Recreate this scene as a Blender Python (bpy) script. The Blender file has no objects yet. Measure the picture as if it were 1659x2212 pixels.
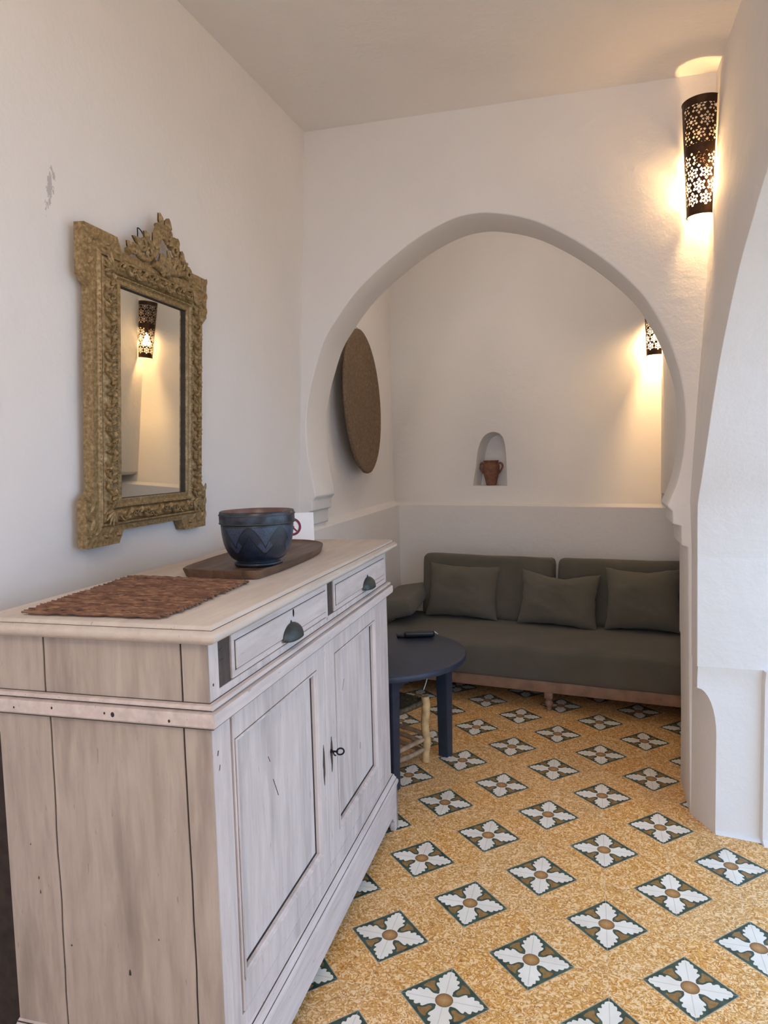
import bpy, bmesh, math, random
from mathutils import Vector, Matrix, noise
random.seed(7)
PI = math.pi
S = bpy.context.scene
C = S.collection

# ------------------------------------------------------------------ camera
F_PX = 1511.2
yaw, pitch, roll = -0.2882303, 0.0772867, 0.0257387
cam_d = bpy.data.cameras.new('camera')
cam = bpy.data.objects.new('camera', cam_d); C.objects.link(cam)
fw = Vector((math.sin(yaw)*math.cos(pitch), math.cos(yaw)*math.cos(pitch), -math.sin(pitch)))
rt = Vector((math.cos(yaw), -math.sin(yaw), 0)); dn = fw.cross(rt)
r2 = rt*math.cos(roll) + dn*math.sin(roll); d2 = -rt*math.sin(roll) + dn*math.cos(roll)
cam.matrix_world = Matrix(((r2.x, -d2.x, -fw.x, 0.15935), (r2.y, -d2.y, -fw.y, -1.83508), (r2.z, -d2.z, -fw.z, 1.37244), (0, 0, 0, 1)))
cam_d.sensor_fit = 'VERTICAL'; cam_d.sensor_height = 36.0; cam_d.lens = 36.0*F_PX/2212.0
cam_d.clip_start = 0.02
S.camera = cam

# ------------------------------------------------------------------ light and exposure
w = bpy.data.worlds.new('sky'); S.world = w; w.use_nodes = True
bg = w.node_tree.nodes['Background']; bg.inputs[0].default_value = (0.49, 0.70, 1.0, 1); bg.inputs[1].default_value = 2.5
S.view_settings.view_transform = 'Standard'; S.view_settings.look = 'None'
S.view_settings.gamma = 1; S.view_settings.use_curve_mapping = False
S.view_settings.exposure = 0.20
S.cycles.diffuse_bounces = 7; S.cycles.max_bounces = 12
S.cycles.use_denoising = True
S.cycles.sample_clamp_indirect = 8.0
def portal(loc, rot, sx, sy):
    l = bpy.data.lights.new('daylight_portal', 'AREA'); l.shape = 'RECTANGLE'; l.size = sx; l.size_y = sy
    l.cycles.is_portal = True
    o = bpy.data.objects.new('daylight_portal', l); C.objects.link(o); o.location = loc; o.rotation_euler = rot
portal((1.10, -0.42, 1.08), (0, PI/2, 0), 2.1, 2.6)      # the patio arch on the right
portal((0.0, -3.75, 1.10), (PI/2, 0, 0), 0.9, 2.1)        # the open doorway behind the camera
LAMP_W = 13.0
LAMP_COL = (1.0, 0.60, 0.25)
room_l = bpy.data.lights.new('room_fill_light', 'POINT'); room_l.energy = 32; room_l.color = (1.0, .80, .66); room_l.shadow_soft_size = .25  # added warm fill behind the camera, not a known lamp
room_o = bpy.data.objects.new('room_fill_light', room_l); C.objects.link(room_o); room_o.location = (.2, -2.5, 2.35)
alc_l = bpy.data.lights.new('alcove_fill_light', 'POINT'); alc_l.energy = 6.0; alc_l.color = (1.0, .89, .79); alc_l.shadow_soft_size = .2  # unseen fill added above the arch to brighten the alcove
alc_o = bpy.data.objects.new('alcove_fill_light', alc_l); C.objects.link(alc_o); alc_o.location = (-.45, 1.75, 2.62)

# ------------------------------------------------------------------ helpers
def new_obj(name, bm, mat=None, parent=None, smooth=35, loc=None, rotz=None):
    me = bpy.data.meshes.new(name); bm.to_mesh(me); bm.free()
    o = bpy.data.objects.new(name, me); C.objects.link(o)
    mats = mat if isinstance(mat, (list, tuple)) else [mat]
    for m in mats: me.materials.append(m)
    if smooth is not None:
        for p in me.polygons: p.use_smooth = True
        me.set_sharp_from_angle(angle=math.radians(smooth))
    if parent: o.parent = parent
    if loc: o.location = loc
    if rotz is not None: o.rotation_euler = (0, 0, rotz)
    return o
def tag(o, label=None, cat=None, group=None, kind=None):
    if label: o['label'] = label
    if cat: o['category'] = cat
    if group: o['group'] = group
    if kind: o['kind'] = kind
    return o
def thing(name, label, cat, loc=(0, 0, 0), rot=(0, 0, 0), group=None):
    o = bpy.data.objects.new(name, None); C.objects.link(o); o.empty_display_size = .1
    o.location = loc; o.rotation_euler = rot
    return tag(o, label, cat, group)
def struct(name, bm, mat, smooth=35):
    return tag(new_obj(name, bm, mat, None, smooth), kind='structure')
def copy_tree(o, parent=None):
    c = o.copy(); C.objects.link(c); c.parent = parent
    if parent: c.matrix_parent_inverse = o.matrix_parent_inverse.copy()
    for ch in list(o.children): copy_tree(ch, c)
    return c
def merge(bm, t, M=None, mi=0):
    if M is not None: t.transform(M)
    for f in t.faces: f.material_index = mi
    me = bpy.data.meshes.new('tmp'); t.to_mesh(me); t.free(); bm.from_mesh(me); bpy.data.meshes.remove(me)
def box(bm, x0, x1, y0, y1, z0, z1, bev=.002, seg=1, M=None, mi=0):
    t = bmesh.new(); bmesh.ops.create_cube(t, size=1)
    for v in t.verts: v.co = Vector(((x0+x1)/2+v.co.x*(x1-x0), (y0+y1)/2+v.co.y*(y1-y0), (z0+z1)/2+v.co.z*(z1-z0)))
    if bev: bmesh.ops.bevel(t, geom=t.edges[:], offset=min(bev, .45*min(x1-x0, y1-y0, z1-z0)), segments=seg, affect='EDGES', profile=.5)
    merge(bm, t, M, mi)
def prism(bm, pts, h0, h1, axis='x', bev=0, seg=2, M=None, mi=0):
    """polygon pts in the plane across `axis`, extruded from h0 to h1"""
    t = bmesh.new()
    def P(a, b, h): return {'x': (h, a, b), 'y': (a, h, b), 'z': (a, b, h)}[axis]
    A = [t.verts.new(P(a, b, h0)) for a, b in pts]; B = [t.verts.new(P(a, b, h1)) for a, b in pts]
    n = len(pts); t.faces.new(A); t.faces.new(B[::-1])
    for i in range(n): t.faces.new((A[i], B[i], B[(i+1) % n], A[(i+1) % n]))
    bmesh.ops.recalc_face_normals(t, faces=t.faces[:])
    if bev:
        es = [e for e in t.edges if len(e.link_faces) == 2 and e.calc_face_angle(0) > .5]
        bmesh.ops.bevel(t, geom=es, offset=bev, segments=seg, affect='EDGES', profile=.5, clamp_overlap=True)
    merge(bm, t, M, mi)
def lathe(bm, prof, n=48, M=None, uv=False, mi=0):
    t = bmesh.new(); rings = []
    for r, z in prof:
        rings.append([t.verts.new((r*math.cos(2*PI*k/n), r*math.sin(2*PI*k/n), z)) for k in range(n)] if r > 1e-6 else [t.verts.new((0, 0, z))])
    L = t.loops.layers.uv.new('UVMap') if uv else None
    for i in range(len(rings)-1):
        a, b = rings[i], rings[i+1]
        for k in range(n):
            k2 = (k+1) % n
            if len(a) == 1 and len(b) == 1: continue
            vs = ([a[0], b[k2], b[k]] if len(a) == 1 else [a[k], a[k2], b[0]] if len(b) == 1 else [a[k], a[k2], b[k2], b[k]])
            f = t.faces.new(vs)
            if uv:
                for lp in f.loops:
                    q = lp.vert.co; ring = i if lp.vert in a else i+1
                    u = k/n if lp.vert in (a[k % len(a)], b[k % len(b)]) else (k+1)/n
                    lp[L].uv = (u, q.z)
    bmesh.ops.recalc_face_normals(t, faces=t.faces[:])
    merge(bm, t, M, mi)
def tube(bm, pts, rad, n=8, flat=1.0, up=None, mi=0, cap=True, M=None):
    """tube along pts; rad is a number or a list; flat squashes along `up`"""
    t = bmesh.new(); pts = [Vector(p) for p in pts]; rings = []
    u0 = Vector(up) if up else None
    prev = None
    for i, p in enumerate(pts):
        d = (pts[min(i+1, len(pts)-1)]-pts[max(i-1, 0)]).normalized()
        if u0 is not None: s = d.cross(u0)
        else:
            s = prev if prev is not None else (d.cross(Vector((0, 0, 1))) if abs(d.z) < .9 else d.cross(Vector((1, 0, 0))))
            s = s-d*s.dot(d)
        if s.length < 1e-6: s = d.orthogonal()
        s.normalize(); prev = s; b = s.cross(d)
        r = rad[i] if isinstance(rad, (list, tuple)) else rad
        rings.append([t.verts.new(p+s*(r*math.cos(2*PI*k/n))+b*(r*flat*math.sin(2*PI*k/n))) for k in range(n)])
    for i in range(len(rings)-1):
        for k in range(n): t.faces.new((rings[i][k], rings[i][(k+1) % n], rings[i+1][(k+1) % n], rings[i+1][k]))
    if cap: t.faces.new(rings[0][::-1]); t.faces.new(rings[-1])
    bmesh.ops.recalc_face_normals(t, faces=t.faces[:])
    merge(bm, t, M, mi)
def spline(P, k=6, closed=False):
    out = []; n = len(P)
    for i in range(n if closed else n-1):
        a, b, c, d = (P[(i-1) % n] if closed or i else P[0]), P[i], P[(i+1) % n], (P[(i+2) % n] if closed else P[min(i+2, n-1)])
        for j in range(k):
            t = j/k
            out.append(tuple(.5*(2*b[m]+(c[m]-a[m])*t+(2*a[m]-5*b[m]+4*c[m]-d[m])*t*t+(3*b[m]-a[m]-3*c[m]+d[m])*t**3) for m in range(len(b))))
    if not closed: out.append(tuple(P[-1]))
    return out
def quad(bm, *ps, mi=0):
    f = bm.faces.new([bm.verts.new(p) for p in ps]); f.material_index = mi; return f

# ------------------------------------------------------------------ material helpers
class NT:
    def __init__(s, name, rough=.6, metal=0, spec=.5):
        s.m = bpy.data.materials.new(name); s.m.use_nodes = True; s.t = s.m.node_tree
        s.b = s.t.nodes['Principled BSDF']; s.b.inputs['Roughness'].default_value = rough
        s.b.inputs['Metallic'].default_value = metal; s.b.inputs['Specular IOR Level'].default_value = spec
        s._co = None
    def n(s, ty, **kw):
        x = s.t.nodes.new(ty)
        for k, v in kw.items(): setattr(x, k, v)
        return x
    def put(s, sock, v):
        if v is None: return
        if hasattr(v, 'links'): s.t.links.new(v, sock)
        else: sock.default_value = v
    def co(s, which='Object', scale=(1, 1, 1), loc=(0, 0, 0)):
        tc = s.n('ShaderNodeTexCoord'); mp = s.n('ShaderNodeMapping'); mp.inputs['Scale'].default_value = scale
        mp.inputs['Location'].default_value = loc
        s.t.links.new(tc.outputs[which], mp.inputs[0]); return mp.outputs[0]
    def math(s, op, a, b=None, c=None, clamp=False):
        x = s.n('ShaderNodeMath', operation=op, use_clamp=clamp)
        s.put(x.inputs[0], a); s.put(x.inputs[1], b); s.put(x.inputs[2], c); return x.outputs[0]
    def noise(s, co, scale, detail=3, rough=.5, dist=0.):
        x = s.n('ShaderNodeTexNoise'); s.put(x.inputs['Vector'], co); x.inputs['Scale'].default_value = scale
        x.inputs['Detail'].default_value = detail; x.inputs['Roughness'].default_value = rough; x.inputs['Distortion'].default_value = dist
        return x.outputs[0]
    def ramp(s, f, stops, interp='LINEAR'):
        x = s.n('ShaderNodeValToRGB'); e = x.color_ramp.elements; x.color_ramp.interpolation = interp
        while len(e) > 1: e.remove(e[-1])
        e[0].position = stops[0][0]; e[0].color = (*stops[0][1], 1)
        for p, c in stops[1:]:
            q = e.new(p); q.color = (*c, 1)
        s.put(x.inputs[0], f); return x.outputs[0]
    def mix(s, f, a, b, mode='MIX'):
        x = s.n('ShaderNodeMix', data_type='RGBA', blend_type=mode)
        s.put(x.inputs[0], f)
        s.put(x.inputs[6], (*a, 1) if isinstance(a, tuple) else a); s.put(x.inputs[7], (*b, 1) if isinstance(b, tuple) else b)
        return x.outputs[2]
    def sep(s, v):
        x = s.n('ShaderNodeSeparateXYZ'); s.put(x.inputs[0], v); return x.outputs
    def curve(s, f, pts):
        x = s.n('ShaderNodeFloatCurve'); c = x.mapping.curves[0]
        while len(c.points) > 2: c.points.remove(c.points[1])
        c.points[0].location = pts[0]; c.points[-1].location = pts[-1]
        for p in pts[1:-1]: c.points.new(*p)
        for p in c.points: p.handle_type = 'VECTOR'
        x.mapping.update(); s.put(x.inputs['Value'], f); return x.outputs[0]
    def bump(s, h, strength=.3, dist=.01):
        x = s.n('ShaderNodeBump'); x.inputs['Strength'].default_value = strength; x.inputs['Distance'].default_value = dist
        s.put(x.inputs['Height'], h); s.t.links.new(x.outputs[0], s.b.inputs['Normal']); return x
    def col(s, v): s.put(s.b.inputs['Base Color'], (*v, 1) if isinstance(v, tuple) else v); return s
def simple(name, c, rough=.6, metal=0, var=.12, scale=40, bump=0, bscale=200, spec=.5):
    a = NT(name, rough, metal, spec); co = a.co()
    f = a.noise(co, scale, 4)
    a.col(a.ramp(f, [(.3, tuple(x*(1-var) for x in c)), (.7, tuple(min(1, x*(1+var)) for x in c))]))
    if bump: a.bump(a.noise(co, bscale, 3), bump, .003)
    return a.m

def plaster(name, c):
    a = NT(name, .85, spec=.25); co = a.co()
    f = a.noise(co, 2.2, 4)
    base = a.ramp(f, [(.3, tuple(x*.965 for x in c)), (.7, c)])
    a.col(base)
    n1 = a.noise(co, 7, 5, .55); n2 = a.noise(co, 60, 3, .6)
    h = a.math('MULTIPLY_ADD', n2, .12, n1)
    a.bump(h, .55, .012); return a
M_wall = plaster('white_plaster', (.80, .775, .75)).m
# the left wall has a dark scuff above the mirror
a = plaster('white_plaster_with_scuff', (.80, .775, .75))
cs = a.sep(a.co())
yy = a.math('SUBTRACT', a.math('ADD', cs[1], .365), a.math('MULTIPLY', a.math('SUBTRACT', cs[2], 2.06), .22))
ell = a.math('ADD', a.math('POWER', a.math('DIVIDE', yy, .022), 2), a.math('POWER', a.math('DIVIDE', a.math('SUBTRACT', cs[2], 2.06), .085), 2))
nn_ = a.noise(a.co(scale=(1, 1, .5)), 60, 5, .7)
msk = a.math('GREATER_THAN', nn_, a.math('MULTIPLY_ADD', ell, .28, .43))
old = a.b.inputs['Base Color'].links[0].from_socket
a.col(a.mix(a.math('MULTIPLY', msk, .65), old, (.36, .33, .33)))
M_wall_scuff = a.m

# floor: cement tiles, leaf crosses on a marbled ochre ground
a = NT('patterned_cement_tile', .38, spec=.45)
co = a.co(); X, Y, Z = a.sep(co)[0:3]
H = .1155
A_ = a.math('MULTIPLY', a.math('ADD', X, Y), 2.5); B_ = a.math('MULTIPLY', a.math('SUBTRACT', X, Y), 2.5)
da = a.math('SUBTRACT', A_, a.math('ROUND', A_)); db = a.math('SUBTRACT', B_, a.math('ROUND', B_))
dx = a.math('MULTIPLY', a.math('ADD', da, db), .2/H); dy = a.math('MULTIPLY', a.math('SUBTRACT', da, db), .2/H)
ax = a.math('ABSOLUTE', dx); ay = a.math('ABSOLUTE', dy)
wob = a.math('MULTIPLY', a.math('SUBTRACT', a.noise(co, 60, 2), .5), .06)
D = a.math('ADD', ax, ay)
T = a.math('MAXIMUM', ax, ay); Wd = a.math('ADD', a.math('MINIMUM', ax, ay), a.math('MULTIPLY', wob, .5))
R = a.math('SQRT', a.math('ADD', a.math('MULTIPLY', ax, ax), a.math('MULTIPLY', ay, ay)))
leafw = a.curve(T, [(0, .3), (.17, .145), (.27, .150), (.33, .185), (.38, .230), (.42, .258), (.45, .264), (.475, .250), (.485, .200), (.52, .205), (.56, .235), (.60, .240), (.63, .225), (.64, .155), (.68, .160), (.72, .165), (.755, .145), (.765, .095), (.80, .092), (.84, .078), (.875, .0), (1, 0)])
leaf = a.math('LESS_THAN', Wd, leafw)
vein = a.math('MULTIPLY', a.math('LESS_THAN', a.math('MINIMUM', ax, ay), .008), a.math('LESS_THAN', T, .82))
blobw = a.curve(D, [(0, 0), (.455, 0), (.475, .06), (.53, .085), (.64, .085), (.73, .13), (.83, .22), (.86, .20), (.89, .07), (.895, 0), (1, 0)])
blob = a.math('LESS_THAN', a.math('ADD', a.math('ABSOLUTE', a.math('SUBTRACT', ax, ay)), wob), blobw)
insq = a.math('LESS_THAN', D, 1.0)
edge = a.math('LESS_THAN', a.math('ABSOLUTE', a.math('SUBTRACT', D, 1.0)), .018)
tx = a.math('FLOOR', a.math('MULTIPLY', X, 5)); ty = a.math('FLOOR', a.math('MULTIPLY', Y, 5))
cmb = a.n('ShaderNodeCombineXYZ'); a.put(cmb.inputs[0], tx); a.put(cmb.inputs[1], ty)
wn = a.n('ShaderNodeTexWhiteNoise'); wn.noise_dimensions = '3D'; a.put(wn.inputs['Vector'], cmb.outputs[0])
rnd = wn.outputs[0]
off = a.n('ShaderNodeVectorMath', operation='MULTIPLY_ADD'); a.put(off.inputs[0], wn.outputs[1]); off.inputs[1].default_value = (3, 3, 3); a.put(off.inputs[2], co)
swirl = a.noise(off.outputs[0], 58, 1.0, .5, 1.9)
band = a.math('FRACT', a.math('MULTIPLY', swirl, 2.6))
ground = a.ramp(band, [(0, (.27, .105, .02)), (.07, (.50, .20, .035)), (.14, (.68, .315, .06)), (.40, (.74, .375, .09)), (.50, (.90, .57, .26)), (.80, (.96, .69, .40)), (.88, (.84, .47, .17)), (.95, (.45, .20, .04)), (1, (.27, .105, .02))])
ground2 = a.ramp(band, [(0, (.34, .16, .06)), (.10, (.58, .32, .11)), (.40, (.72, .45, .19)), (.52, (.88, .64, .36)), (.85, (.90, .68, .42)), (.94, (.55, .32, .13)), (1, (.34, .16, .06))])
tone = a.math('ADD', a.math('MULTIPLY', rnd, .55), a.math('MULTIPLY', a.math('SUBTRACT', a.noise(co, 5, 2), .35), .7), clamp=True)
g = a.mix(tone, ground, ground2)
dark = a.ramp(a.noise(co, 35, 3), [(.35, (.024, .046, .036)), (.65, (.060, .10, .070))])
ochre = a.ramp(a.noise(co, 70, 2), [(.35, (.22, .12, .035)), (.7, (.34, .20, .07))])
white = a.ramp(a.noise(co, 9, 4), [(.3, (.76, .70, .60)), (.7, (.90, .86, .77))])
circ = a.ramp(a.math('DIVIDE', R, .198), [(0, (.52, .30, .12)), (.6, (.40, .21, .07)), (.93, (.24, .12, .05)), (1, (.18, .09, .04))])
motif = a.mix(blob, dark, ochre); motif = a.mix(leaf, motif, white); motif = a.mix(a.math('MULTIPLY', vein, .45), motif, (.30, .29, .27))
motif = a.mix(a.math('LESS_THAN', R, .198), motif, circ)
c1 = a.mix(insq, g, motif); c1 = a.mix(a.math('MULTIPLY', edge, .6), c1, (.45, .43, .33))
jx = a.math('ABSOLUTE', a.math('SUBTRACT', a.math('FRACT', a.math('MULTIPLY_ADD', X, 5, .5)), .5)); jy = a.math('ABSOLUTE', a.math('SUBTRACT', a.math('FRACT', a.math('MULTIPLY_ADD', Y, 5, .5)), .5))
joint = a.math('LESS_THAN', a.math('MINIMUM', jx, jy), .0034)
jm = a.math('MULTIPLY', joint, a.math('MULTIPLY_ADD', a.math('GREATER_THAN', D, .86), .30, .12))
c1 = a.mix(jm, c1, (.66, .62, .55))
a.col(c1)
a.put(a.b.inputs['Roughness'], a.math('MULTIPLY_ADD', a.noise(co, 12, 4), .35, .25))
a.bump(a.math('SUBTRACT', a.math('MULTIPLY', a.noise(co, 18, 3), .4), joint), .15, .002)
M_tile = a.m

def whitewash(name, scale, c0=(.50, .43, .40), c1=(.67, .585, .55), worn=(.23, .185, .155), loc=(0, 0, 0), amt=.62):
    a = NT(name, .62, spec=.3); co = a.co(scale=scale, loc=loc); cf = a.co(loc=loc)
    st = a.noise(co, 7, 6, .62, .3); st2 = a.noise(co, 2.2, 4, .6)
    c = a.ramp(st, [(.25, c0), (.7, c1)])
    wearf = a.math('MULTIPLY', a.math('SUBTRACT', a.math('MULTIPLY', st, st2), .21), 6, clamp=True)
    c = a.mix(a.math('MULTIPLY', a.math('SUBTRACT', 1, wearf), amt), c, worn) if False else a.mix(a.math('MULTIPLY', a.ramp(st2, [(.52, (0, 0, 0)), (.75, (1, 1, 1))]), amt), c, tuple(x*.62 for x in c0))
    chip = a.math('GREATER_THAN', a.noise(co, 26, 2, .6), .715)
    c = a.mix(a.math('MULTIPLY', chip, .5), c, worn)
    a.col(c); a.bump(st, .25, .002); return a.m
M_wv = whitewash('whitewashed_wood_upright_grain', (6, 6, .8))
M_wh = whitewash('whitewashed_wood_level_grain', (6, .8, 6))
M_wside = whitewash('whitewashed_wood_side', (5, 5, .7), (.34, .285, .245), (.50, .435, .38), (.20, .15, .12), (3, 1, 2), .85)  # darker, browner ends: shade put into the colour, plus real staining
M_wtop = whitewash('whitewashed_wood_top', (5, .7, 5), (.50, .43, .37), (.62, .55, .48), (.26, .2, .16), (1, 5, 2), .3)
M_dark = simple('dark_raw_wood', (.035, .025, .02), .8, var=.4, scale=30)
M_brown = whitewash('bare_brown_wood', (8, 8, 2), (.050, .036, .030), (.095, .072, .062), (.02, .015, .012), (2, 2, 9), .5)
M_iron = simple('dark_patinated_iron', (.050, .058, .056), .5, .35, .25, 60, .2)
M_black = simple('black_iron', (.012, .012, .013), .45, .6, .2)

def fabric(name, c, k=1.0):
    a = NT(name, .95, spec=.15); co = a.co(); a.b.inputs['Sheen Weight'].default_value = .12; a.b.inputs['Sheen Roughness'].default_value = .6
    f = a.noise(co, 6, 4); f2 = a.noise(a.co(scale=(1, 1, 3)), 260, 2)
    cc = a.ramp(f, [(.3, tuple(x*.85 for x in c)), (.7, tuple(x*1.15 for x in c))])
    a.col(a.mix(a.math('MULTIPLY', f2, .5), cc, tuple(x*1.7 for x in c)))
    a.bump(a.math('MULTIPLY_ADD', a.noise(co, 340, 2), .4, a.math('MULTIPLY', a.noise(co, 14, 3), 1.2)), .35*k, .006); return a.m
M_olive = fabric('dark_olive_linen', (.098, .090, .070))
M_olive2 = fabric('olive_linen_cushion', (.112, .103, .080))
M_sofawood = simple('reddish_pine', (.26, .15, .095), .6, var=.25, scale=14)

a = NT('aged_gilt_wood', .5, .25, .5); co = a.co()
f = a.noise(co, 95, 4, .6)
cc = a.ramp(f, [(.3, (.17, .110, .042)), (.5, (.28, .19, .085)), (.72, (.46, .335, .17))])
a.col(cc); a.bump(f, .35, .004); M_gilt = a.m
a = NT('mirror_silver', .015, 1.0); a.col((.86, .87, .82)); M_mirror = a.m
M_brass = simple('pierced_dark_brass', (.055, .03, .018), .5, .8, .3, 40)

# ------------------------------------------------------------------ floor, ceiling
bm = bmesh.new(); quad(bm, (-1.6, -3.9, 0), (7.0, -3.9, 0), (7.0, 3.4, 0), (-1.6, 3.4, 0))
struct('floor', bm, M_tile, None)
def zc(x, y): return 2.83-.0915*(x+1.06)+.03*(y-1.2)
bm = bmesh.new()
P = [(-1.6, -3.9), (1.2, -3.9), (1.2, 1.6), (-1.6, 1.6)]
A = [bm.verts.new((x, y, zc(x, y))) for x, y in P]; B = [bm.verts.new((x, y, zc(x, y)+.2)) for x, y in P]
bm.faces.new(A[::-1]); bm.faces.new(B)
for i in range(4): bm.faces.new((A[i], A[(i+1) % 4], B[(i+1) % 4], B[i]))
bmesh.ops.recalc_face_normals(bm, faces=bm.faces[:])
struct('ceiling', bm, M_wall)
bm = bmesh.new(); box(bm, -1.6, 1.0, 1.35, 3.4, 2.86, 3.0, 0); struct('ceiling_alcove', bm, M_wall)

# ------------------------------------------------------------------ left wall, leaning a little
bm = bmesh.new()
def xw(z): return -1.16+.055*(z-1.04)
prof = [(xw(z), z) for z in (-.05, .5, 1.0, 1.5, 2.0, 2.5, 3.0)]+[(-1.6, 3.0), (-1.6, -.05)]
prism(bm, prof, -3.9, 1.35, 'y'); struct('wall_left', bm, M_wall_scuff)
# ------------------------------------------------------------------ wall behind the camera with an open doorway
bm = bmesh.new()
prism(bm, [(-1.6, -.05), (-.45, -.05), (-.45, 2.1), (.45, 2.1), (.45, -.05), (1.2, -.05), (1.2, 3.2), (-1.6, 3.2)], -3.9, -3.6, 'y', .012)
struct('wall_near', bm, M_wall)

# ------------------------------------------------------------------ far wall with the horseshoe arch
e = Vector((1.665, -.27, 0)).normalized(); PA = Vector((.52, .93, 0))
curve_l = [(-1.605, 1.20), (-1.628, 1.32), (-1.643, 1.43), (-1.642, 1.571), (-1.615, 1.70), (-1.583, 1.793), (-1.535, 1.906), (-1.470, 1.992), (-1.372, 2.096), (-1.241, 2.192), (-1.072, 2.286), (-.93, 2.335), (-.83, 2.345),
           (-.735, 2.332), (-.595, 2.285), (-.459, 2.205), (-.322, 2.098), (-.205, 1.980), (-.146, 1.893), (-.093, 1.785), (-.058, 1.682), (-.040, 1.599), (-.031, 1.509), (-.031, 1.418), (-.040, 1.326), (-.058, 1.245), (-.09, 1.166)]
arch = spline(curve_l, 4)
poly = [(-1.95, -.05), (-1.672, -.05), (-1.665, 1.06), (-1.648, 1.062), (-1.648, 1.128), (-1.627, 1.132), (-1.625, 1.182)]+arch+[(-.071, 1.148), (-.071, 1.10), (-.041, 1.094), (-.040, 1.02), (-.018, 1.017), (-.003, -.05), (.45, -.05), (.45, 3.0), (-1.95, 3.0)]
t = bmesh.new()
A = [t.verts.new(PA+e*s+Vector((0, 0, z))) for s, z in poly]; B = [t.verts.new(PA+e*s+Vector((0, .258, z))) for s, z in poly]
n = len(poly); t.faces.new(A); t.faces.new(B[::-1])
for i in range(n): t.faces.new((A[i], B[i], B[(i+1) % n], A[(i+1) % n]))
bmesh.ops.recalc_face_normals(t, faces=t.faces[:])
es = [x for x in t.edges if x.calc_face_angle(0) > .45]
bmesh.ops.bevel(t, geom=es, offset=.007, segments=3, affect='EDGES', profile=.5, clamp_overlap=True)
bmesh.ops.triangulate(t, faces=[f for f in t.faces if len(f.verts) > 8])
bm = bmesh.new(); merge(bm, t); struct('wall_far', bm, M_wall)

# ------------------------------------------------------------------ right wall with the patio arch and its stopped chamfer
def lerp(tab, v):
    for (a0, b0), (a1, b1) in zip(tab, tab[1:]):
        if v <= a1: return b0+(b1-b0)*max(0, (v-a0))/(a1-a0)
    return tab[-1][1]
XR = [(0, .52), (1.0, .515), (1.19, .508), (1.5, .526), (1.95, .555), (2.5, .575), (3.0, .59)]
far = spline([(.787, .612), (.790, .80), (.788, 1.0), (.748, 1.18), (.668, 1.33), (.565, 1.55), (.480, 1.69), (.325, 1.86), (.165, 1.965), (.03, 2.03), (-.18, 2.09), (-.42, 2.11)], 4)
near = [(-.84-y, z) for y, z in far][::-1][1:]
poly = far+near+[(-1.627, -.05), (-3.9, -.05), (-3.9, 3.0), (1.30, 3.0), (1.30, .612)]
t = bmesh.new()
A = [t.verts.new((.52, y, z)) for y, z in poly]; B = [t.verts.new((1.0, y, z)) for y, z in poly]
n = len(poly); t.faces.new(A); t.faces.new(B[::-1])
for i in range(n): t.faces.new((A[i], B[i], B[(i+1) % n], A[(i+1) % n]))
bmesh.ops.recalc_face_normals(t, faces=t.faces[:])
for zz in (1.0, 1.19, 1.35, 1.5, 1.7, 1.95, 2.2, 2.5):
    bmesh.ops.bisect_plane(t, geom=t.verts[:]+t.edges[:]+t.faces[:], plane_co=(0, 0, zz), plane_no=(0, 0, 1))
for v in t.verts:
    if v.co.x < .6: v.co.x = lerp(XR, v.co.z)
es = [x for x in t.edges if len(x.link_faces) == 2 and x.calc_face_angle(0) > .6 and x.verts[0].co.x < .65 and x.verts[1].co.x < .65]
bmesh.ops.bevel(t, geom=es, offset=.006, segments=3, affect='EDGES', profile=.5, clamp_overlap=True)
bmesh.ops.triangulate(t, faces=[f for f in t.faces if len(f.verts) > 8])
bm = bmesh.new(); merge(bm, t)
# the pier under the ledge: its corner is cut off and the cut runs out in a curve
t = bmesh.new(); rows = []
zs = [-.02, .0, .012, .10, .25, .36]+[.36+.17*math.sin(k*PI/16) for k in range(1, 9)]+[.565, .59, .612]
for z in zs:
    c_ = 1 if z <= .36 else (math.sqrt(max(0, 1-((z-.36)/.17)**2)) if z < .53 else 0)
    yb = .803 if z < .57 else .803-.014*((z-.565)/.047)
    fl = .028 if z < .011 else 0
    rows.append([t.verts.new(p) for p in ((.52, 1.25, z), (.52, yb+.002+.122*c_, z), (.52+.064*c_+1e-4, yb-fl*.3, z), (.725, yb-.004-fl, z), (.73, yb-.03-fl, z), (.99, yb-.045-fl, z), (.99, 1.25, z))])
for i in range(len(rows)-1):
    for k in range(7): t.faces.new((rows[i][k], rows[i][(k+1) % 7], rows[i+1][(k+1) % 7], rows[i+1][k]))
t.faces.new(rows[-1]); bmesh.ops.recalc_face_normals(t, faces=t.faces[:])
merge(bm, t)
struct('wall_right', bm, M_wall, 40)

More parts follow.
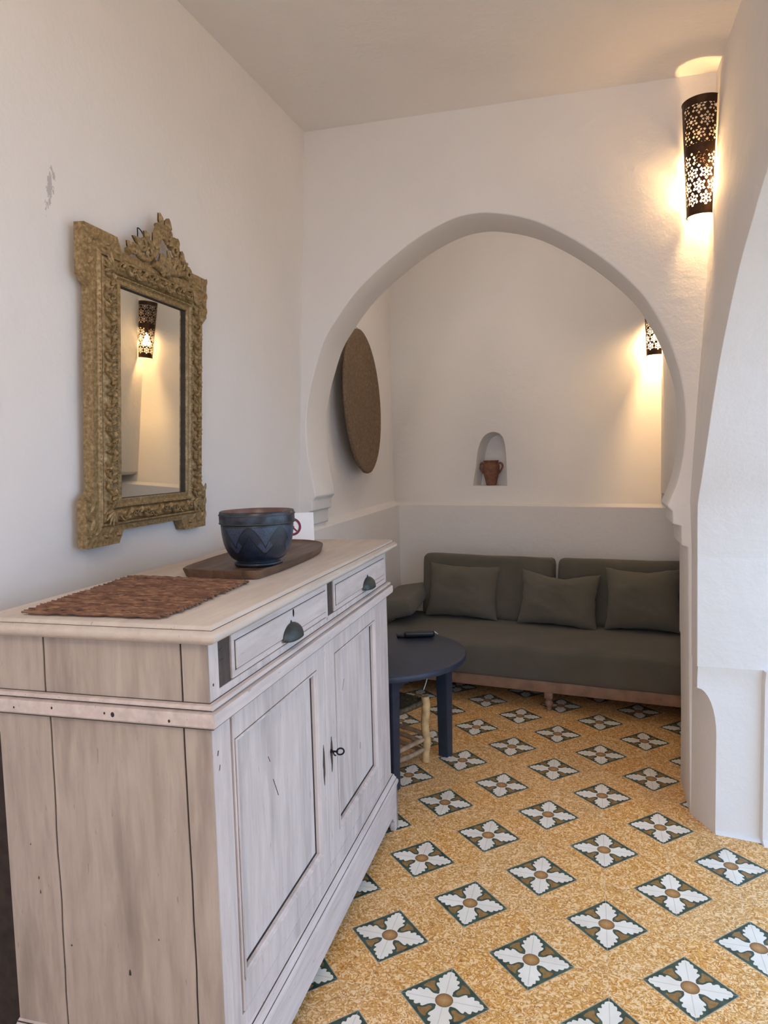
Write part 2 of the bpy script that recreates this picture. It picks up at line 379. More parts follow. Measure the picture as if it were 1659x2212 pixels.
# ------------------------------------------------------------------ the alcove behind the arch
LB = Vector((-1.155, 2.98, 0)); UB = Vector((-1.215, 3.065, 0)); LC = Vector((.562, 2.57, 0)); UC = Vector((.562, 2.655, 0))
LA = Vector((-1.100, 1.15, 0)); UA = Vector((-1.162, 1.15, 0))
def at(p, z): return (p.x, p.y, z)
def solid(bm, t):
    bmesh.ops.recalc_face_normals(t, faces=t.faces[:]); merge(bm, t)
def band(name, pts_lo, pts_hi, outx, outy, zlo=1.04, zhi=1.062):
    """a wall strip with a low part that stands proud and a sloping sill"""
    (a0, b0), (a1, b1) = pts_lo, pts_hi
    o = Vector((outx, outy, 0)); t = bmesh.new()
    A = [t.verts.new(q) for q in (at(a0, -.05), at(a0, zlo-.006), at(a0+(a1-a0)*.08, zlo), at(a1, zhi), at(a1, 3.0), at(a1+o, 3.0), at(a1+o, -.05))]
    B = [t.verts.new(q) for q in (at(b0, -.05), at(b0, zlo-.006), at(b0+(b1-b0)*.08, zlo), at(b1, zhi), at(b1, 3.0), at(b1+o, 3.0), at(b1+o, -.05))]
    n = len(A); t.faces.new(A); t.faces.new(B[::-1])
    for i in range(n): t.faces.new((A[i], B[i], B[(i+1) % n], A[(i+1) % n]))
    bm = bmesh.new(); solid(bm, t); return struct(name, bm, M_wall)
band('wall_alcove_left', (LA, LB), (UA, UB), -.2, 0)
bm = bmesh.new(); prism(bm, [(.562, 3.0), (.562, 1.125), (.60, 1.10), (.84, 1.09), (.84, -.05), (1.1, -.05), (1.1, 3.0)], 1.15, 2.9, 'y', .006); struct('wall_alcove_right', bm, M_wall)
# back wall with the little round-headed niche
bd = Vector((1.72, -.41, 0)).normalized(); bn = Vector((-bd.y, bd.x, 0)); PB = Vector((-1.16, 2.98, 0))
def BW(s, off, z): return PB+bd*s+bn*off+Vector((0, 0, z))
hole = spline([(.546, 1.166), (.558, 1.24), (.570, 1.303), (.584, 1.40), (.612, 1.475), (.648, 1.513), (.693, 1.527), (.735, 1.517), (.764, 1.49), (.779, 1.44), (.788, 1.348), (.790, 1.25), (.791, 1.166)], 4)
t = bmesh.new()
k = len(hole)//2
L_ = [t.verts.new(BW(s, .07, z)) for s, z in [(-.25, 1.054), (.668, 1.054), (.668, 1.166)]+hole[:k+1]+[(hole[k][0], 3.0), (-.25, 3.0)]]
R_ = [t.verts.new(BW(s, .07, z)) for s, z in [(2.0, 1.054), (2.0, 3.0), (hole[k][0], 3.0)]+hole[k:]+[(.668, 1.166), (.668, 1.054)]]
t.faces.new(L_); t.faces.new(R_)
hv = [BW(s, .07, z) for s, z in hole]; cx_ = .672
hb = [BW(cx_+(s-cx_)*.93, .20, 1.168+(z-1.168)*.95) for s, z in hole]
hm = [BW(cx_+(s-cx_)*.985, .08, 1.166+(z-1.166)*.99) for s, z in hole]
rr = [[t.verts.new(p) for p in ring] for ring in (hv, hm, hb)]
for a_, b_ in zip(rr, rr[1:]):
    n = len(a_)
    for i in range(n): t.faces.new((a_[i], a_[(i+1) % n], b_[(i+1) % n], b_[i]))
t.faces.new(rr[-1])
lo = [t.verts.new(BW(-.25, 0, -.05)), t.verts.new(BW(2.0, 0, -.05)), t.verts.new(BW(2.0, 0, 1.036)), t.verts.new(BW(-.25, 0, 1.036))]
m1 = [t.verts.new(BW(-.25, .006, 1.041)), t.verts.new(BW(2.0, .006, 1.041))]
hi = [t.verts.new(BW(-.25, .07, 1.054)), t.verts.new(BW(2.0, .07, 1.054))]
t.faces.new(lo); t.faces.new((lo[3], lo[2], m1[1], m1[0])); t.faces.new((m1[0], m1[1], hi[1], hi[0]))
bk = [t.verts.new(BW(s, .4, z)) for s, z in ((-.25, -.05), (2.0, -.05), (2.0, 3.0), (-.25, 3.0))]; t.faces.new(bk)
bmesh.ops.remove_doubles(t, verts=t.verts[:], dist=1e-5)
bm = bmesh.new(); merge(bm, t); struct('wall_alcove_back', bm, M_wall)

# ------------------------------------------------------------------ sideboard
SB = thing('sideboard', 'large whitewashed wooden sideboard with two drawers and two doors against the left wall', 'sideboard', (-.5218, -.7109, 0), (0, 0, .0231))
L = 1.277; DP = -.470
def loft_rect(bm, prof, back=-.484, y0=0., y1=L, x1=0.):
    t = bmesh.new(); rows = []
    for o, z in prof:
        rows.append([t.verts.new(q) for q in ((back, y0-o, z), (x1+o, y0-o, z), (x1+o, y1+o, z), (back, y1+o, z))])
    for a_, b_ in zip(rows, rows[1:]):
        for i in range(4): t.faces.new((a_[i], a_[(i+1) % 4], b_[(i+1) % 4], b_[i]))
    t.faces.new(rows[0][::-1]); t.faces.new(rows[-1]); bmesh.ops.recalc_face_normals(t, faces=t.faces[:]); merge(bm, t)
bm = bmesh.new(); box(bm, DP, -.021, .003, L-.003, .06, 1.036, 0); new_obj('carcass', bm, M_dark, SB, None)
# top with its rounded edge
bm = bmesh.new(); loft_rect(bm, [(.0, 1.038), (.012, 1.039), (.022, 1.043), (.031, 1.048), (.036, 1.054), (.036, 1.059), (.033, 1.064), (.027, 1.068), (.0235, 1.0685), (.0225, 1.070), (.020, 1.0755), (.017, 1.077)], back=-.488)
new_obj('top', bm, M_wtop, SB, 50)
# planked ends: three uneven boards each, in an upper and a lower tier
def plank_end(y_out, y_in, seed):
    rnd = random.Random(seed); bm = bmesh.new()
    for z0, z1 in ((.905, 1.040), (.19, .888)):
        cuts = [DP-.012, -.360+rnd.uniform(-.004, .004), -.056, 0.0]
        for i in range(3):
            xa, xb = cuts[i], cuts[i+1]; g0 = 0 if i == 0 else .0021; g1 = 0 if i == 2 else .0021
            t = bmesh.new(); N = 14; rowsA = []
            for k in range(N+1):
                z = z0+(z1-z0)*k/N; fr = k/N
                wa = 0 if i == 0 else .0012*noise.noise((i*3.1, z*9, seed))*2+(.004*(1-fr) if i == 1 and z1 < .9 else 0)*-1
                wb = 0 if i == 2 else .0012*noise.noise(((i+1)*3.1, z*9, seed))*2+(.004*(1-fr) if i == 0 and z1 < .9 else 0)*-1
                rowsA.append([t.verts.new(q) for q in ((xa+g0+wa, y_out, z), (xb-g1+wb, y_out, z), (xb-g1+wb, y_in, z), (xa+g0+wa, y_in, z))])
            for a_, b_ in zip(rowsA, rowsA[1:]):
                for q in range(4): t.faces.new((a_[q], a_[(q+1) % 4], b_[(q+1) % 4], b_[q]))
            t.faces.new(rowsA[0][::-1]); t.faces.new(rowsA[-1]); bmesh.ops.recalc_face_normals(t, faces=t.faces[:]); merge(bm, t)
    return bm
o = new_obj('side_panel', plank_end(0, .003, 1), M_wside, SB, 30); o['label'] = 'near end of worn planks, with shade put into the beige tone'
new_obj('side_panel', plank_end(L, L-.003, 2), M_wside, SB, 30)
# face frame
bm = bmesh.new()
for (u0, u1, z0, z1) in ((.0, .040, .19, 1.040), (1.252, L, .19, 1.040), (.040, 1.252, 1.034, 1.040), (.040, 1.252, .885, .940), (.640, .655, .93, 1.04), (.040, .0745, .19, .885), (1.180, 1.252, .19, .885), (.0745, 1.180, .19, .245)):
    box(bm, -.021, 0, max(u0, .0035), min(u1, L-.0035), z0, z1, .0012)
new_obj('face_frame', bm, M_wv, SB, 30)
for q0, q1 in ((.0405, .0895), (.654, .7015)):
    bm = bmesh.new(); box(bm, -.0205, -.002, q0, q1, .9405, 1.0335, .001)
    for zz in (.965, .990, 1.012): box(bm, -.0022, -.0012, q0+.008, q0+.010+.01*(zz > .98), zz, zz+.003, 0)
    o = new_obj('bare_wood_strip', bm, M_brown, SB, 30); o['label'] = 'bare dark brown wood beside the drawer'
# waist moulding and base moulding
bm = bmesh.new(); loft_rect(bm, [(0, .924), (.010, .923), (.013, .920), (.013, .916), (.006, .914), (.006, .912), (.018, .910), (.0195, .906), (.0195, .886), (.017, .883), (.011, .8825), (.011, .879), (.007, .877), (0, .876)][::-1])
new_obj('waist_moulding', bm, M_wh, SB, 30)
for nm_, z0_, z1_, o_ in (('groove', .9118, .9142, .0068), ('groove', .9235, .9252, .0012), ('groove', .8782, .8798, .0116), ('groove', 1.0675, 1.0692, .0242), ('groove', .1855, .1875, .0167), ('groove', .2050, .2066, .0066)):
    bm = bmesh.new(); loft_rect(bm, [(0, z0_), (o_, z0_), (o_, z1_), (0, z1_)], back=-.483); o = new_obj(nm_, bm, M_brown, SB, None); o['label'] = 'worn dark line along the moulding'
bm = bmesh.new(); loft_rect(bm, [(0, .165), (.020, .165), (.022, .172), (.021, .180), (.016, .185), (.0155, .190), (.010, .197), (.0095, .202), (.004, .207), (0, .209)])
new_obj('base_moulding', bm, M_wh, SB, 30)
# apron and bracket feet
AP = [(-.016, .165), (-.016, .0), (.050, .0), (.055, .02), (.075, .030), (.082, .048), (.100, .058), (.130, .066), (L-.130, .066), (L-.100, .058), (L-.082, .048), (L-.075, .030), (L-.055, .02), (L-.050, .0), (L+.016, .0), (L+.016, .165)]
bm = bmesh.new(); prism(bm, [(-.018, .166), (-.018, .066), (L+.018, .066), (L+.018, .166)], -.004, .018, 'x', .002, 1)
prism(bm, [(-.484, .166), (-.484, .066), (.018, .066), (.018, .166)], -.018, .0, 'y', .002, 1)
prism(bm, [(-.484, .166), (-.484, .066), (.018, .066), (.018, .166)], L, L+.018, 'y', .002, 1)
new_obj('apron', bm, M_wh, SB, 30)
def foot(y0, sy, x0, sx):
    bm = bmesh.new()
    pr = [(0, .070), (0, .0), (.040, .0), (.046, .020), (.036, .036), (.060, .046), (.066, .060), (.10, .070)]
    prism(bm, [(y0+sy*a, b) for a, b in pr], min(x0, x0-sx*.020), max(x0, x0-sx*.020), 'x', .0015, 1)
    prism(bm, [(x0-sx*a, b) for a, b in pr], min(y0, y0+sy*.020), max(y0, y0+sy*.020), 'y', .0015, 1)
    return bm
for y0, sy in ((-.018, 1), (L+.018, -1)):
    for x0, sx in ((.018, 1), (-.482, -1)):
        new_obj('foot', foot(y0, sy, x0, sx), M_wh, SB, 30)
# drawers
def drawer(u0, u1, hu, hw, keyhole):
    bm = bmesh.new(); z0, z1 = .943, 1.0325
    box(bm, -.020, .002, u0, u1, z0, z1, .0015)
    b = .013                                                # raised field with a fine dark groove round it
    box(bm, .0, .0055, u0+b, u1-b, z0+.016, z1-.016, .002)
    o = new_obj('drawer', bm, M_wh, SB, 30)
    bm = bmesh.new()
    for a_, c_, d_, e_ in ((u0+b-.003, u0+b, z0+.014, z1-.014), (u1-b, u1-b+.003, z0+.014, z1-.014), (u0+b, u1-b, z1-.016, z1-.0145), (u0+b, u1-b, z0+.0145, z0+.016)):
        box(bm, .0015, .0024, a_, c_, d_, e_, 0)
    new_obj('groove', bm, M_brown, o, None)
    bm = bmesh.new(); t = bmesh.new(); N = 20; rows = []
    for i in range(N+1):
        th = PI*i/N; row = []
        for j in range(9):
            ph = (PI/2)*j/8
            yy = -math.cos(th)*hw*(1-.10*math.sin(ph)**3); zz = (math.sin(th)**.85)*.037*math.cos(ph); xx = .024*math.sin(ph)*(math.sin(th)**.55)
            zz = max(zz, 0)+.0
            row.append(t.verts.new((.0055+xx, yy, zz)))
        rows.append(row)
    for a_, b_ in zip(rows, rows[1:]):
        for j in range(8): t.faces.new((a_[j], a_[j+1], b_[j+1], b_[j]))
    bmesh.ops.remove_doubles(t, verts=t.verts[:], dist=1e-5)
    merge(bm, t)
    prism(bm, [(-.006, .034), (0, .043), (.006, .034)], .0055, .008, 'x')
    h = new_obj('handle', bm, M_iron, o, 60); h.location = (0, hu, .951); h['label'] = 'dark green-grey metal cup pull'
    md = h.modifiers.new('thick', 'SOLIDIFY'); md.thickness = .0015
    if keyhole:
        bm = bmesh.new(); prism(bm, [(keyhole+.0045*math.cos(a)*(1+.2*math.sin(a)), 1.007+.0095*math.sin(a)) for a in [k*PI/8 for k in range(16)]], .0050, .0060, 'x')
        new_obj('keyhole', bm, M_black, o, None)
    return o
drawer(.0915, .640, .381, .050, .399)
drawer(.704, 1.250, 1.022, .052, None)
# doors: frame, panel let in, moulding on the inner edge
def door(u0, u1, z0, z1, p0, p1, q0, q1):
    bm = bmesh.new()
    box(bm, -.018, .003, u0, p0, z0, z1, .0015); box(bm, -.018, .003, p1, u1, z0, z1, .0015)
    box(bm, -.018, .003, p0, p1, q1, z1, .0015); box(bm, -.018, .003, p0, p1, z0, q0, .0015)
    o = new_obj('door', bm, M_wv, SB, 30)
    bm = bmesh.new(); box(bm, -.0195, -.012, p0+.012, p1-.012, q0+.012, q1-.012, .001); new_obj('panel', bm, M_wv, o, 30)
    bm = bmesh.new()
    t = bmesh.new(); rows = []
    for ins, x in ((.0, .003), (.0, .0055), (.004, .0062), (.006, .0035), (.007, .001), (.0105, -.002), (.0105, -.010)):
        rows.append([t.verts.new(c) for c in ((x, p0+ins, q0+ins), (x, p1-ins, q0+ins), (x, p1-ins, q1-ins), (x, p0+ins, q1-ins))])
    for a_, b_ in zip(rows, rows[1:]):
        for i in range(4): t.faces.new((a_[i], a_[(i+1) % 4], b_[(i+1) % 4], b_[i]))
    bmesh.ops.recalc_face_normals(t, faces=t.faces[:]); merge(bm, t); new_obj('moulding', bm, M_wv, o, 25)
    bm = bmesh.new()                                          # the paint has worn off in the quirk between moulding and panel
    for a_, c_, d_, e_ in ((p0+.0105, p0+.0145, q0+.01, q1-.01), (p1-.0145, p1-.0105, q0+.01, q1-.01), (p0+.0105, p1-.0105, q0+.0105, q0+.0145), (p0+.0105, p1-.0105, q1-.0125, q1-.0105)):
        box(bm, -.013, -.0112, a_, c_, d_, e_, 0)
    new_obj('groove', bm, M_dark, o, None)
    return o
d1_ = door(.0795, .6020, .251, .882, .085, .546, .315, .822)
d2_ = door(.6060, 1.1740, .251, .882, .688, 1.100, .312, .826)
# key in the right door, worn patches around the lock
bm = bmesh.new(); kz = .566; ku = .634
tube(bm, [(.003, ku, kz), (.024, ku, kz)], .0028, 8); lathe(bm, [(0, .0), (.006, .0), (.006, .003), (0, .003)], 16, Matrix.Translation((.003, ku, kz)) @ Matrix.Rotation(PI/2, 4, 'Y'))
tube(bm, [(.030+.009*math.cos(a), ku+.5*.009*math.cos(a)+.003, kz+.009*math.sin(a)) for a in [k*2*PI/20 for k in range(21)]], .0024, 8, cap=False)
tube(bm, [(.010, ku-.001, kz-.001), (.018, ku-.014, kz-.004), (.024, ku-.018, kz-.003)], .002, 6)
o = new_obj('key', bm, M_black, d2_, 60); o['label'] = 'small black key left in the lock'
def worn(bm, u, z, h, wd, x, seed):
    rnd = random.Random(seed); pts = []
    for k in range(22):
        a_ = 2*PI*k/22; rr_ = 1+.30*rnd.uniform(-1, 1)
        pts.append((u+wd*math.cos(a_)*rr_*(1-.4*abs(math.sin(a_))), z+h*math.sin(a_)*(1+.12*rnd.uniform(-1, 1))))
    prism(bm, pts, x-.0004, x+.0004, 'x')
bm = bmesh.new(); worn(bm, .578, .553, .055, .008, .0032, 3); new_obj('worn_patch', bm, M_brown, d1_, None)
bm = bmesh.new(); worn(bm, .640, .558, .050, .009, .0032, 5); new_obj('worn_patch', bm, M_brown, d2_, None)
# nail holes and dents
for (x, z, r) in ((-.335, .900, .0022), (-.215, .898, .002), (-.197, .8965, .004), (-.075, .893, .0025), (-.425, .895, .0018)):
    bm = bmesh.new(); prism(bm, [(x+r*math.cos(k*PI/4), z+r*1.3*math.sin(k*PI/4)) for k in range(8)], -.0199, -.0191, 'y'); new_obj('nail_hole', bm, M_dark, SB, None)
for (x, z, w_, h_) in ((-.205, .36, .005, .013), (-.425, .60, .0018, .004), (-.41, .53, .0025, .006), (-.408, .50, .002, .008), (-.135, .44, .002, .004), (-.34, .395, .003, .004)):
    bm = bmesh.new(); prism(bm, [(x-w_/2, z-h_/2), (x+w_/2, z-h_/2), (x+w_*.5, z), (x+w_*.1, z+h_/2), (x-w_*.3, z+h_*.2)], -.0006, .0004, 'y'); new_obj('dent', bm, M_dark, SB, None)
for (u, z, w_, h_, sl) in ((.016, .955, .004, .005, 0), (.022, .82, .003, .009, .3), (.026, .79, .002, .010, .3), (.115, .70, .002, .03, .5), (.30, .62, .0025, .05, -.5), (.80, .70, .0018, .03, .6), (.27, .70, .002, .016, -.6), (.95, .45, .002, .02, .2)):
    x_ = .0002 if u < .05 else -.0119
    bm = bmesh.new(); prism(bm, [(u-w_/2-sl*h_/2, z-h_/2), (u+w_/2-sl*h_/2, z-h_/2), (u+w_/2+sl*h_/2, z+h_/2), (u-w_/2+sl*h_/2, z+h_/2)], x_-.0004, x_+.0004, 'x'); new_obj('dent', bm, M_brown, SB, None)

def sb(u, v, z):                                              # a place on the sideboard -> world
    c, s = math.cos(.0231), math.sin(.0231)
    return Vector((-.5218+c*v-s*u, -.7109+s*v+c*u, z))
ZT = 1.077
# ------------------------------------------------------------------ added dark panel that stands in for the deep shade in the gap
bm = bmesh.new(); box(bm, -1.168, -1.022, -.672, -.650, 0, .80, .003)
tag(new_obj('gap_shade_panel', bm, M_dark, None, 30), 'dark panel added for the shade in the narrow gap between sideboard and left wall', 'shade panel')

# ------------------------------------------------------------------ woven stick placemat
M_mat = NT('reddish_brown_twigs', .7); a = M_mat
co = a.co(); geo = a.n('ShaderNodeNewGeometry')
f = a.noise(a.co(scale=(.22, 1.6, 1)), 90, 4, .65); rnd_i = geo.outputs['Random Per Island']
c = a.ramp(f, [(.32, (.035, .016, .010)), (.5, (.13, .058, .034)), (.68, (.40, .23, .13))])
a.col(a.mix(a.math('MULTIPLY', rnd_i, .6), c, (.24, .125, .07))); M_mat = a.m
bm = bmesh.new(); rr_ = random.Random(4)
N = 74; PU0 = Vector((.000, -.405)); PU1 = Vector((.428, -.450)); QU0 = Vector((.006, -.098)); QU1 = Vector((.392, -.110))
for i in range(N):
    t_ = (i+.5)/N; p = PU0.lerp(PU1, t_); q = QU0.lerp(QU1, t_)
    pts = []; K = 26; e0 = rr_.uniform(-.010, .004); e1 = rr_.uniform(-.004, .012); ph = rr_.uniform(0, 6)
    for k in range(K+1):
        s_ = -.0+k/K; b_ = p.lerp(q, s_)
        vv = b_.y+(e0*(1-s_)+e1*s_)
        pts.append((vv, b_.x+.0012*math.sin(s_*9+ph), .0066+.0010*math.sin((s_*K)*PI/1.5+(i % 2)*PI)+.0010*math.sin(i*1.9)))
    tube(bm, pts, [.0031*rr_.uniform(.7, 1.3) for _ in pts], 5)
mat_o = new_obj('placemat', bm, M_mat, None, 60, tuple(sb(0, 0, ZT)), .0231)
tag(mat_o, 'reddish brown placemat woven of twigs on the near end of the sideboard', 'placemat')
# ------------------------------------------------------------------ wooden board tray
a = NT('dark_walnut_board', .5, spec=.4); co = a.co(scale=(6, .8, 6))
f = a.noise(co, 6, 5, .6, .6); a.col(a.ramp(f, [(.3, (.062, .034, .021)), (.55, (.125, .070, .042)), (.75, (.20, .115, .066))])); a.bump(f, .3, .003); M_board = a.m
top = spline([(.456, -.322), (.436, -.25), (.432, -.165), (.436, -.108), (.470, -.097), (.56, -.090), (.668, -.089), (.80, -.094), (.90, -.106), (.985, -.130), (1.040, -.165), (1.075, -.215), (1.088, -.268), (1.082, -.320), (.95, -.345), (.75, -.350), (.58, -.342)], 3, True)
cu, cv = .76, -.22
bm = bmesh.new(); t = bmesh.new(); rows = []
for k_, z in ((.90, .0), (.95, .002), (1.0, .021), (1.0, .0235), (.985, .0245), (.965, .0225), (.93, .019), (.5, .0185)):
    rows.append([t.verts.new((cv+(v-cv)*(k_ if k_ > .8 else .5), cu+(u-cu)*(1-(1-k_)*(.45 if k_ > .8 else .5)), z)) for u, v in top])
for a_, b_ in zip(rows, rows[1:]):
    n = len(a_)
    for i in range(n): t.faces.new((a_[i], a_[(i+1) % n], b_[(i+1) % n], b_[i]))
t.faces.new(rows[0][::-1]); t.faces.new(rows[-1]); bmesh.ops.recalc_face_normals(t, faces=t.faces[:]); merge(bm, t)
tr = new_obj('wooden_tray', bm, M_board, None, 40, tuple(sb(0, 0, ZT)), .0231)
tag(tr, 'dark brown carved wooden tray under the blue bowl', 'tray')
# ------------------------------------------------------------------ blue bowl
a = NT('blue_black_glaze', .32, .0, .6)
uvn = a.n('ShaderNodeUVMap'); uu, vv, _ = a.sep(uvn.outputs[0])[0:3]
co = a.co()
p = a.math('ABSOLUTE', a.math('SUBTRACT', a.math('FRACT', a.math('MULTIPLY', uu, 7)), .5))     # 0 in the middle of a lobe
p2 = a.math('ABSOLUTE', a.math('SUBTRACT', a.math('FRACT', a.math('MULTIPLY_ADD', uu, 7, .5)), .5))
crv = a.math('MULTIPLY_ADD', a.math('POWER', a.math('MULTIPLY', p, 2), 1.6), -.052, .104)     # pointed arches
crv2 = a.math('MULTIPLY_ADD', a.math('POWER', a.math('MULTIPLY', p2, 2), 1.6), .048, .036)
d_1 = a.math('ABSOLUTE', a.math('SUBTRACT', vv, crv)); d_2 = a.math('ABSOLUTE', a.math('SUBTRACT', vv, crv2))
line = a.math('LESS_THAN', a.math('MINIMUM', d_1, d_2), .0030)
squig = a.math('ABSOLUTE', a.math('SUBTRACT', a.noise(co, 120, 2, .5, 1.5), .5))
sq = a.math('LESS_THAN', squig, .035)
zone = a.math('MULTIPLY', a.math('MAXIMUM', a.math('GREATER_THAN', vv, crv), a.math('LESS_THAN', a.math('ABSOLUTE', a.math('SUBTRACT', vv, .058)), a.math('MULTIPLY_ADD', p2, -.10, .024))), a.math('LESS_THAN', vv, .104))
body = a.ramp(a.noise(co, 16, 4, .6), [(.35, (.003, .005, .010)), (.6, (.009, .016, .036)), (.8, (.020, .035, .075))])
c = a.mix(a.math('MULTIPLY', zone, .75), body, (.045, .070, .125))
c = a.mix(a.math('MULTIPLY', sq, .8), c, (.012, .018, .035))
c = a.mix(line, c, (.004, .006, .012))
rimz = a.math('GREATER_THAN', vv, .109)
c = a.mix(rimz, c, a.ramp(a.noise(co, 40, 4, .6), [(.4, (.008, .011, .018)), (.7, (.035, .045, .065))]))
a.col(c); a.bump(a.math('ADD', a.math('MULTIPLY', line, -1), a.math('MULTIPLY', sq, -.5)), .5, .002)
M_blue = a.m
M_bowlin = simple('brown_inner_glaze', (.16, .085, .065), .35, var=.3, scale=30)
BOWL = thing('bowl', 'dark blue glazed bowl with incised arches standing on the wooden tray', 'bowl', tuple(sb(.568, -.160, ZT+.0215)))
bm = bmesh.new()
lathe(bm, spline([(.0, .004), (.050, .004), (.060, .0), (.063, .0), (.064, .006), (.058, .012), (.069, .019), (.080, .034), (.089, .055), (.0935, .078), (.0955, .098), (.0958, .108)], 3)+[(.0955, .1085), (.0985, .110), (.0995, .114), (.0995, .136), (.0985, .141), (.0965, .1435), (.0935, .143)], 72, uv=True)
new_obj('body', bm, M_blue, BOWL, 50)
bm = bmesh.new(); lathe(bm, [(.0935, .143), (.091, .139), (.088, .11), (.086, .08), (.078, .05), (.060, .028), (.03, .018), (0, .016)], 48)
o = new_obj('inner_glaze', bm, M_bowlin, BOWL, 60); o['label'] = 'reddish brown inside of the bowl'
bm = bmesh.new()
tube(bm, [(.0997*math.cos(a), .0997*math.sin(a), .1125) for a in [k*2*PI/72 for k in range(73)]], .0014, 6, cap=False)
tube(bm, [(.0997*math.cos(a), .0997*math.sin(a), .134) for a in [k*2*PI/72 for k in range(73)]], .0016, 6, cap=False)
new_obj('rim_band', bm, M_iron, BOWL, 60)
# ------------------------------------------------------------------ no smoking card
M_paper = simple('white_paper', (.86, .86, .88), .8, var=.01)
M_maroon = simple('maroon_print', (.17, .03, .06), .8, var=.1)
CARD = thing('no_smoking_card', 'white card with a round maroon no smoking sign behind the bowl', 'card', tuple(sb(1.125, -.272, ZT)), (0, 0, 0))
n_c = (Vector((.15935, -1.835, 0))-Vector(CARD.location)).normalized(); ang = math.atan2(n_c.y, n_c.x)+PI/2
CARD.rotation_euler = (math.radians(-9), 0, ang+.05)
bm = bmesh.new(); box(bm, -.060, .056, -.0006, .0006, 0, .112, 0); new_obj('paper', bm, M_paper, CARD, None)
bm = bmesh.new(); t = bmesh.new()
cx_, cz_ = -.020, .064
for r0, r1 in ((.0235, .0315), (.0222, .0228)):
    n = 48; A = [t.verts.new((cx_+r0*math.cos(2*PI*k/n), -.0009, cz_+r0*math.sin(2*PI*k/n))) for k in range(n)]; B = [t.verts.new((cx_+r1*math.cos(2*PI*k/n), -.0009, cz_+r1*math.sin(2*PI*k/n))) for k in range(n)]
    for k in range(n): t.faces.new((A[k], A[(k+1) % n], B[(k+1) % n], B[k]))
merge(bm, t)
Rm = Matrix.Translation((cx_, 0, cz_)) @ Matrix.Rotation(math.radians(45), 4, 'Y')
box(bm, -.023, .023, -.0010, -.0008, -.003, .003, 0, M=Rm)
box(bm, -.018, .008, -.0010, -.0008, -.002, .002, 0, M=Matrix.Translation((cx_, 0, cz_)))
new_obj('printed_sign', bm, M_maroon, CARD, None)

# ------------------------------------------------------------------ gilt mirror
MR = bpy.data.objects.new('wall_mirror', None); C.objects.link(MR)
nl = Vector((1, .035, -.055)).normalized(); e1 = Vector((-.035, 1, 0)).normalized(); e2 = nl.cross(e1)
cpt = Vector((-1.08, 0, 1.56))
MR.matrix_world = Matrix(((e1.x, e2.x, nl.x, cpt.x), (e1.y, e2.y, nl.y, cpt.y), (e1.z, e2.z, nl.z, cpt.z), (0, 0, 0, 1)))
tag(MR, 'tall mirror in a carved gilt frame hanging on the left wall above the sideboard', 'mirror')
W0, Z0, Z1 = .312, -.408, .424                   # outer size with the eared corners
wi, zi0, zi1 = .172, -.283, .297                  # opening
ws, zb, zt_ = .284, -.372, .390                   # sides between the ears
outl = [(-W0, Z0), (-.175, Z0), (-.155, zb), (.155, zb), (.175, Z0), (W0, Z0), (W0, -.285), (ws, -.258), (ws, .272), (W0, .298), (W0, Z1), (.175, Z1), (.155, zt_), (-.155, zt_), (-.175, Z1), (-W0, Z1), (-W0, .298), (-ws, .272), (-ws, -.258), (-W0, -.285)]
bm = bmesh.new(); t = bmesh.new()
def ring_faces(t, A, B):
    n = len(A)
    for i in range(n): t.faces.new((A[i], A[(i+1) % n], B[(i+1) % n], B[i]))
# the ground of the frame: a slab with a rectangular opening, cut as four mitred pieces
def slab(t, out, x0, x1, z0, z1, h0, h1):
    """frame slab from an outline to a rectangular opening, built as left/bottom/right/top bands"""
    O = [Vector(p) for p in out]
    inner = []
    for p in O:
        inner.append((max(x0, min(x1, p.x)), max(z0, min(z1, p.y))))
    top_o = [t.verts.new((p.x, p.y, h1)) for p in O]; top_i = [t.verts.new((a, b, h1)) for a, b in inner]
    bot_o = [t.verts.new((p.x, p.y, h0)) for p in O]; bot_i = [t.verts.new((a, b, h0)) for a, b in inner]
    for A, B in ((top_o, top_i), (bot_o, bot_i), (top_o, bot_o), (top_i, bot_i)):
        n = len(A)
        for i in range(n):
            vs = [A[i], A[(i+1) % n], B[(i+1) % n], B[i]]
            co_ = [tuple(round(c, 6) for c in v.co) for v in vs]
            uniq = []; [uniq.append(v) for v, c_ in zip(vs, co_) if c_ not in [tuple(round(q, 6) for q in u.co) for u in uniq]]
            if len(uniq) >= 3:
                try: t.faces.new(uniq)
                except ValueError: pass
slab(t, outl, -wi, wi, zi0, zi1, -.042, -.012)
bmesh.ops.remove_doubles(t, verts=t.verts[:], dist=1e-5); bmesh.ops.recalc_face_normals(t, faces=t.faces[:])
merge(bm, t)
# mitred mouldings: bead rail at the outside, hollow, sight edge at the opening
def mitre(bm, prof):
    t = bmesh.new(); rows = []
    for d, h in prof:                                           # d measured outward from the opening (sides), scaled for top/bottom
        kx = d; kz = d*(.090/.112)
        rows.append([t.verts.new(q) for q in ((-wi-kx, zi0-kz, h), (wi+kx, zi0-kz, h), (wi+kx, zi1+kz, h), (-wi-kx, zi1+kz, h))])
    for a_, b_ in zip(rows, rows[1:]): ring_faces(t, a_, b_)
    bmesh.ops.recalc_face_normals(t, faces=t.faces[:]); merge(bm, t)
mitre(bm, [(0, -.010), (0, -.006), (.004, -.003), (.016, -.0065), (.020, -.004), (.023, -.0005), (.027, -.0005), (.030, -.005), (.034, -.010)])
mitre(bm, [(.034, -.012), (.036, -.007), (.045, -.002), (.056, .0005), (.066, -.002), (.074, -.006), (.077, -.012)])
mitre(bm, [(.078, -.012), (.080, -.006), (.085, -.004), (.089, -.006), (.092, -.012)])
new_obj('frame', bm, M_gilt, MR, 40)
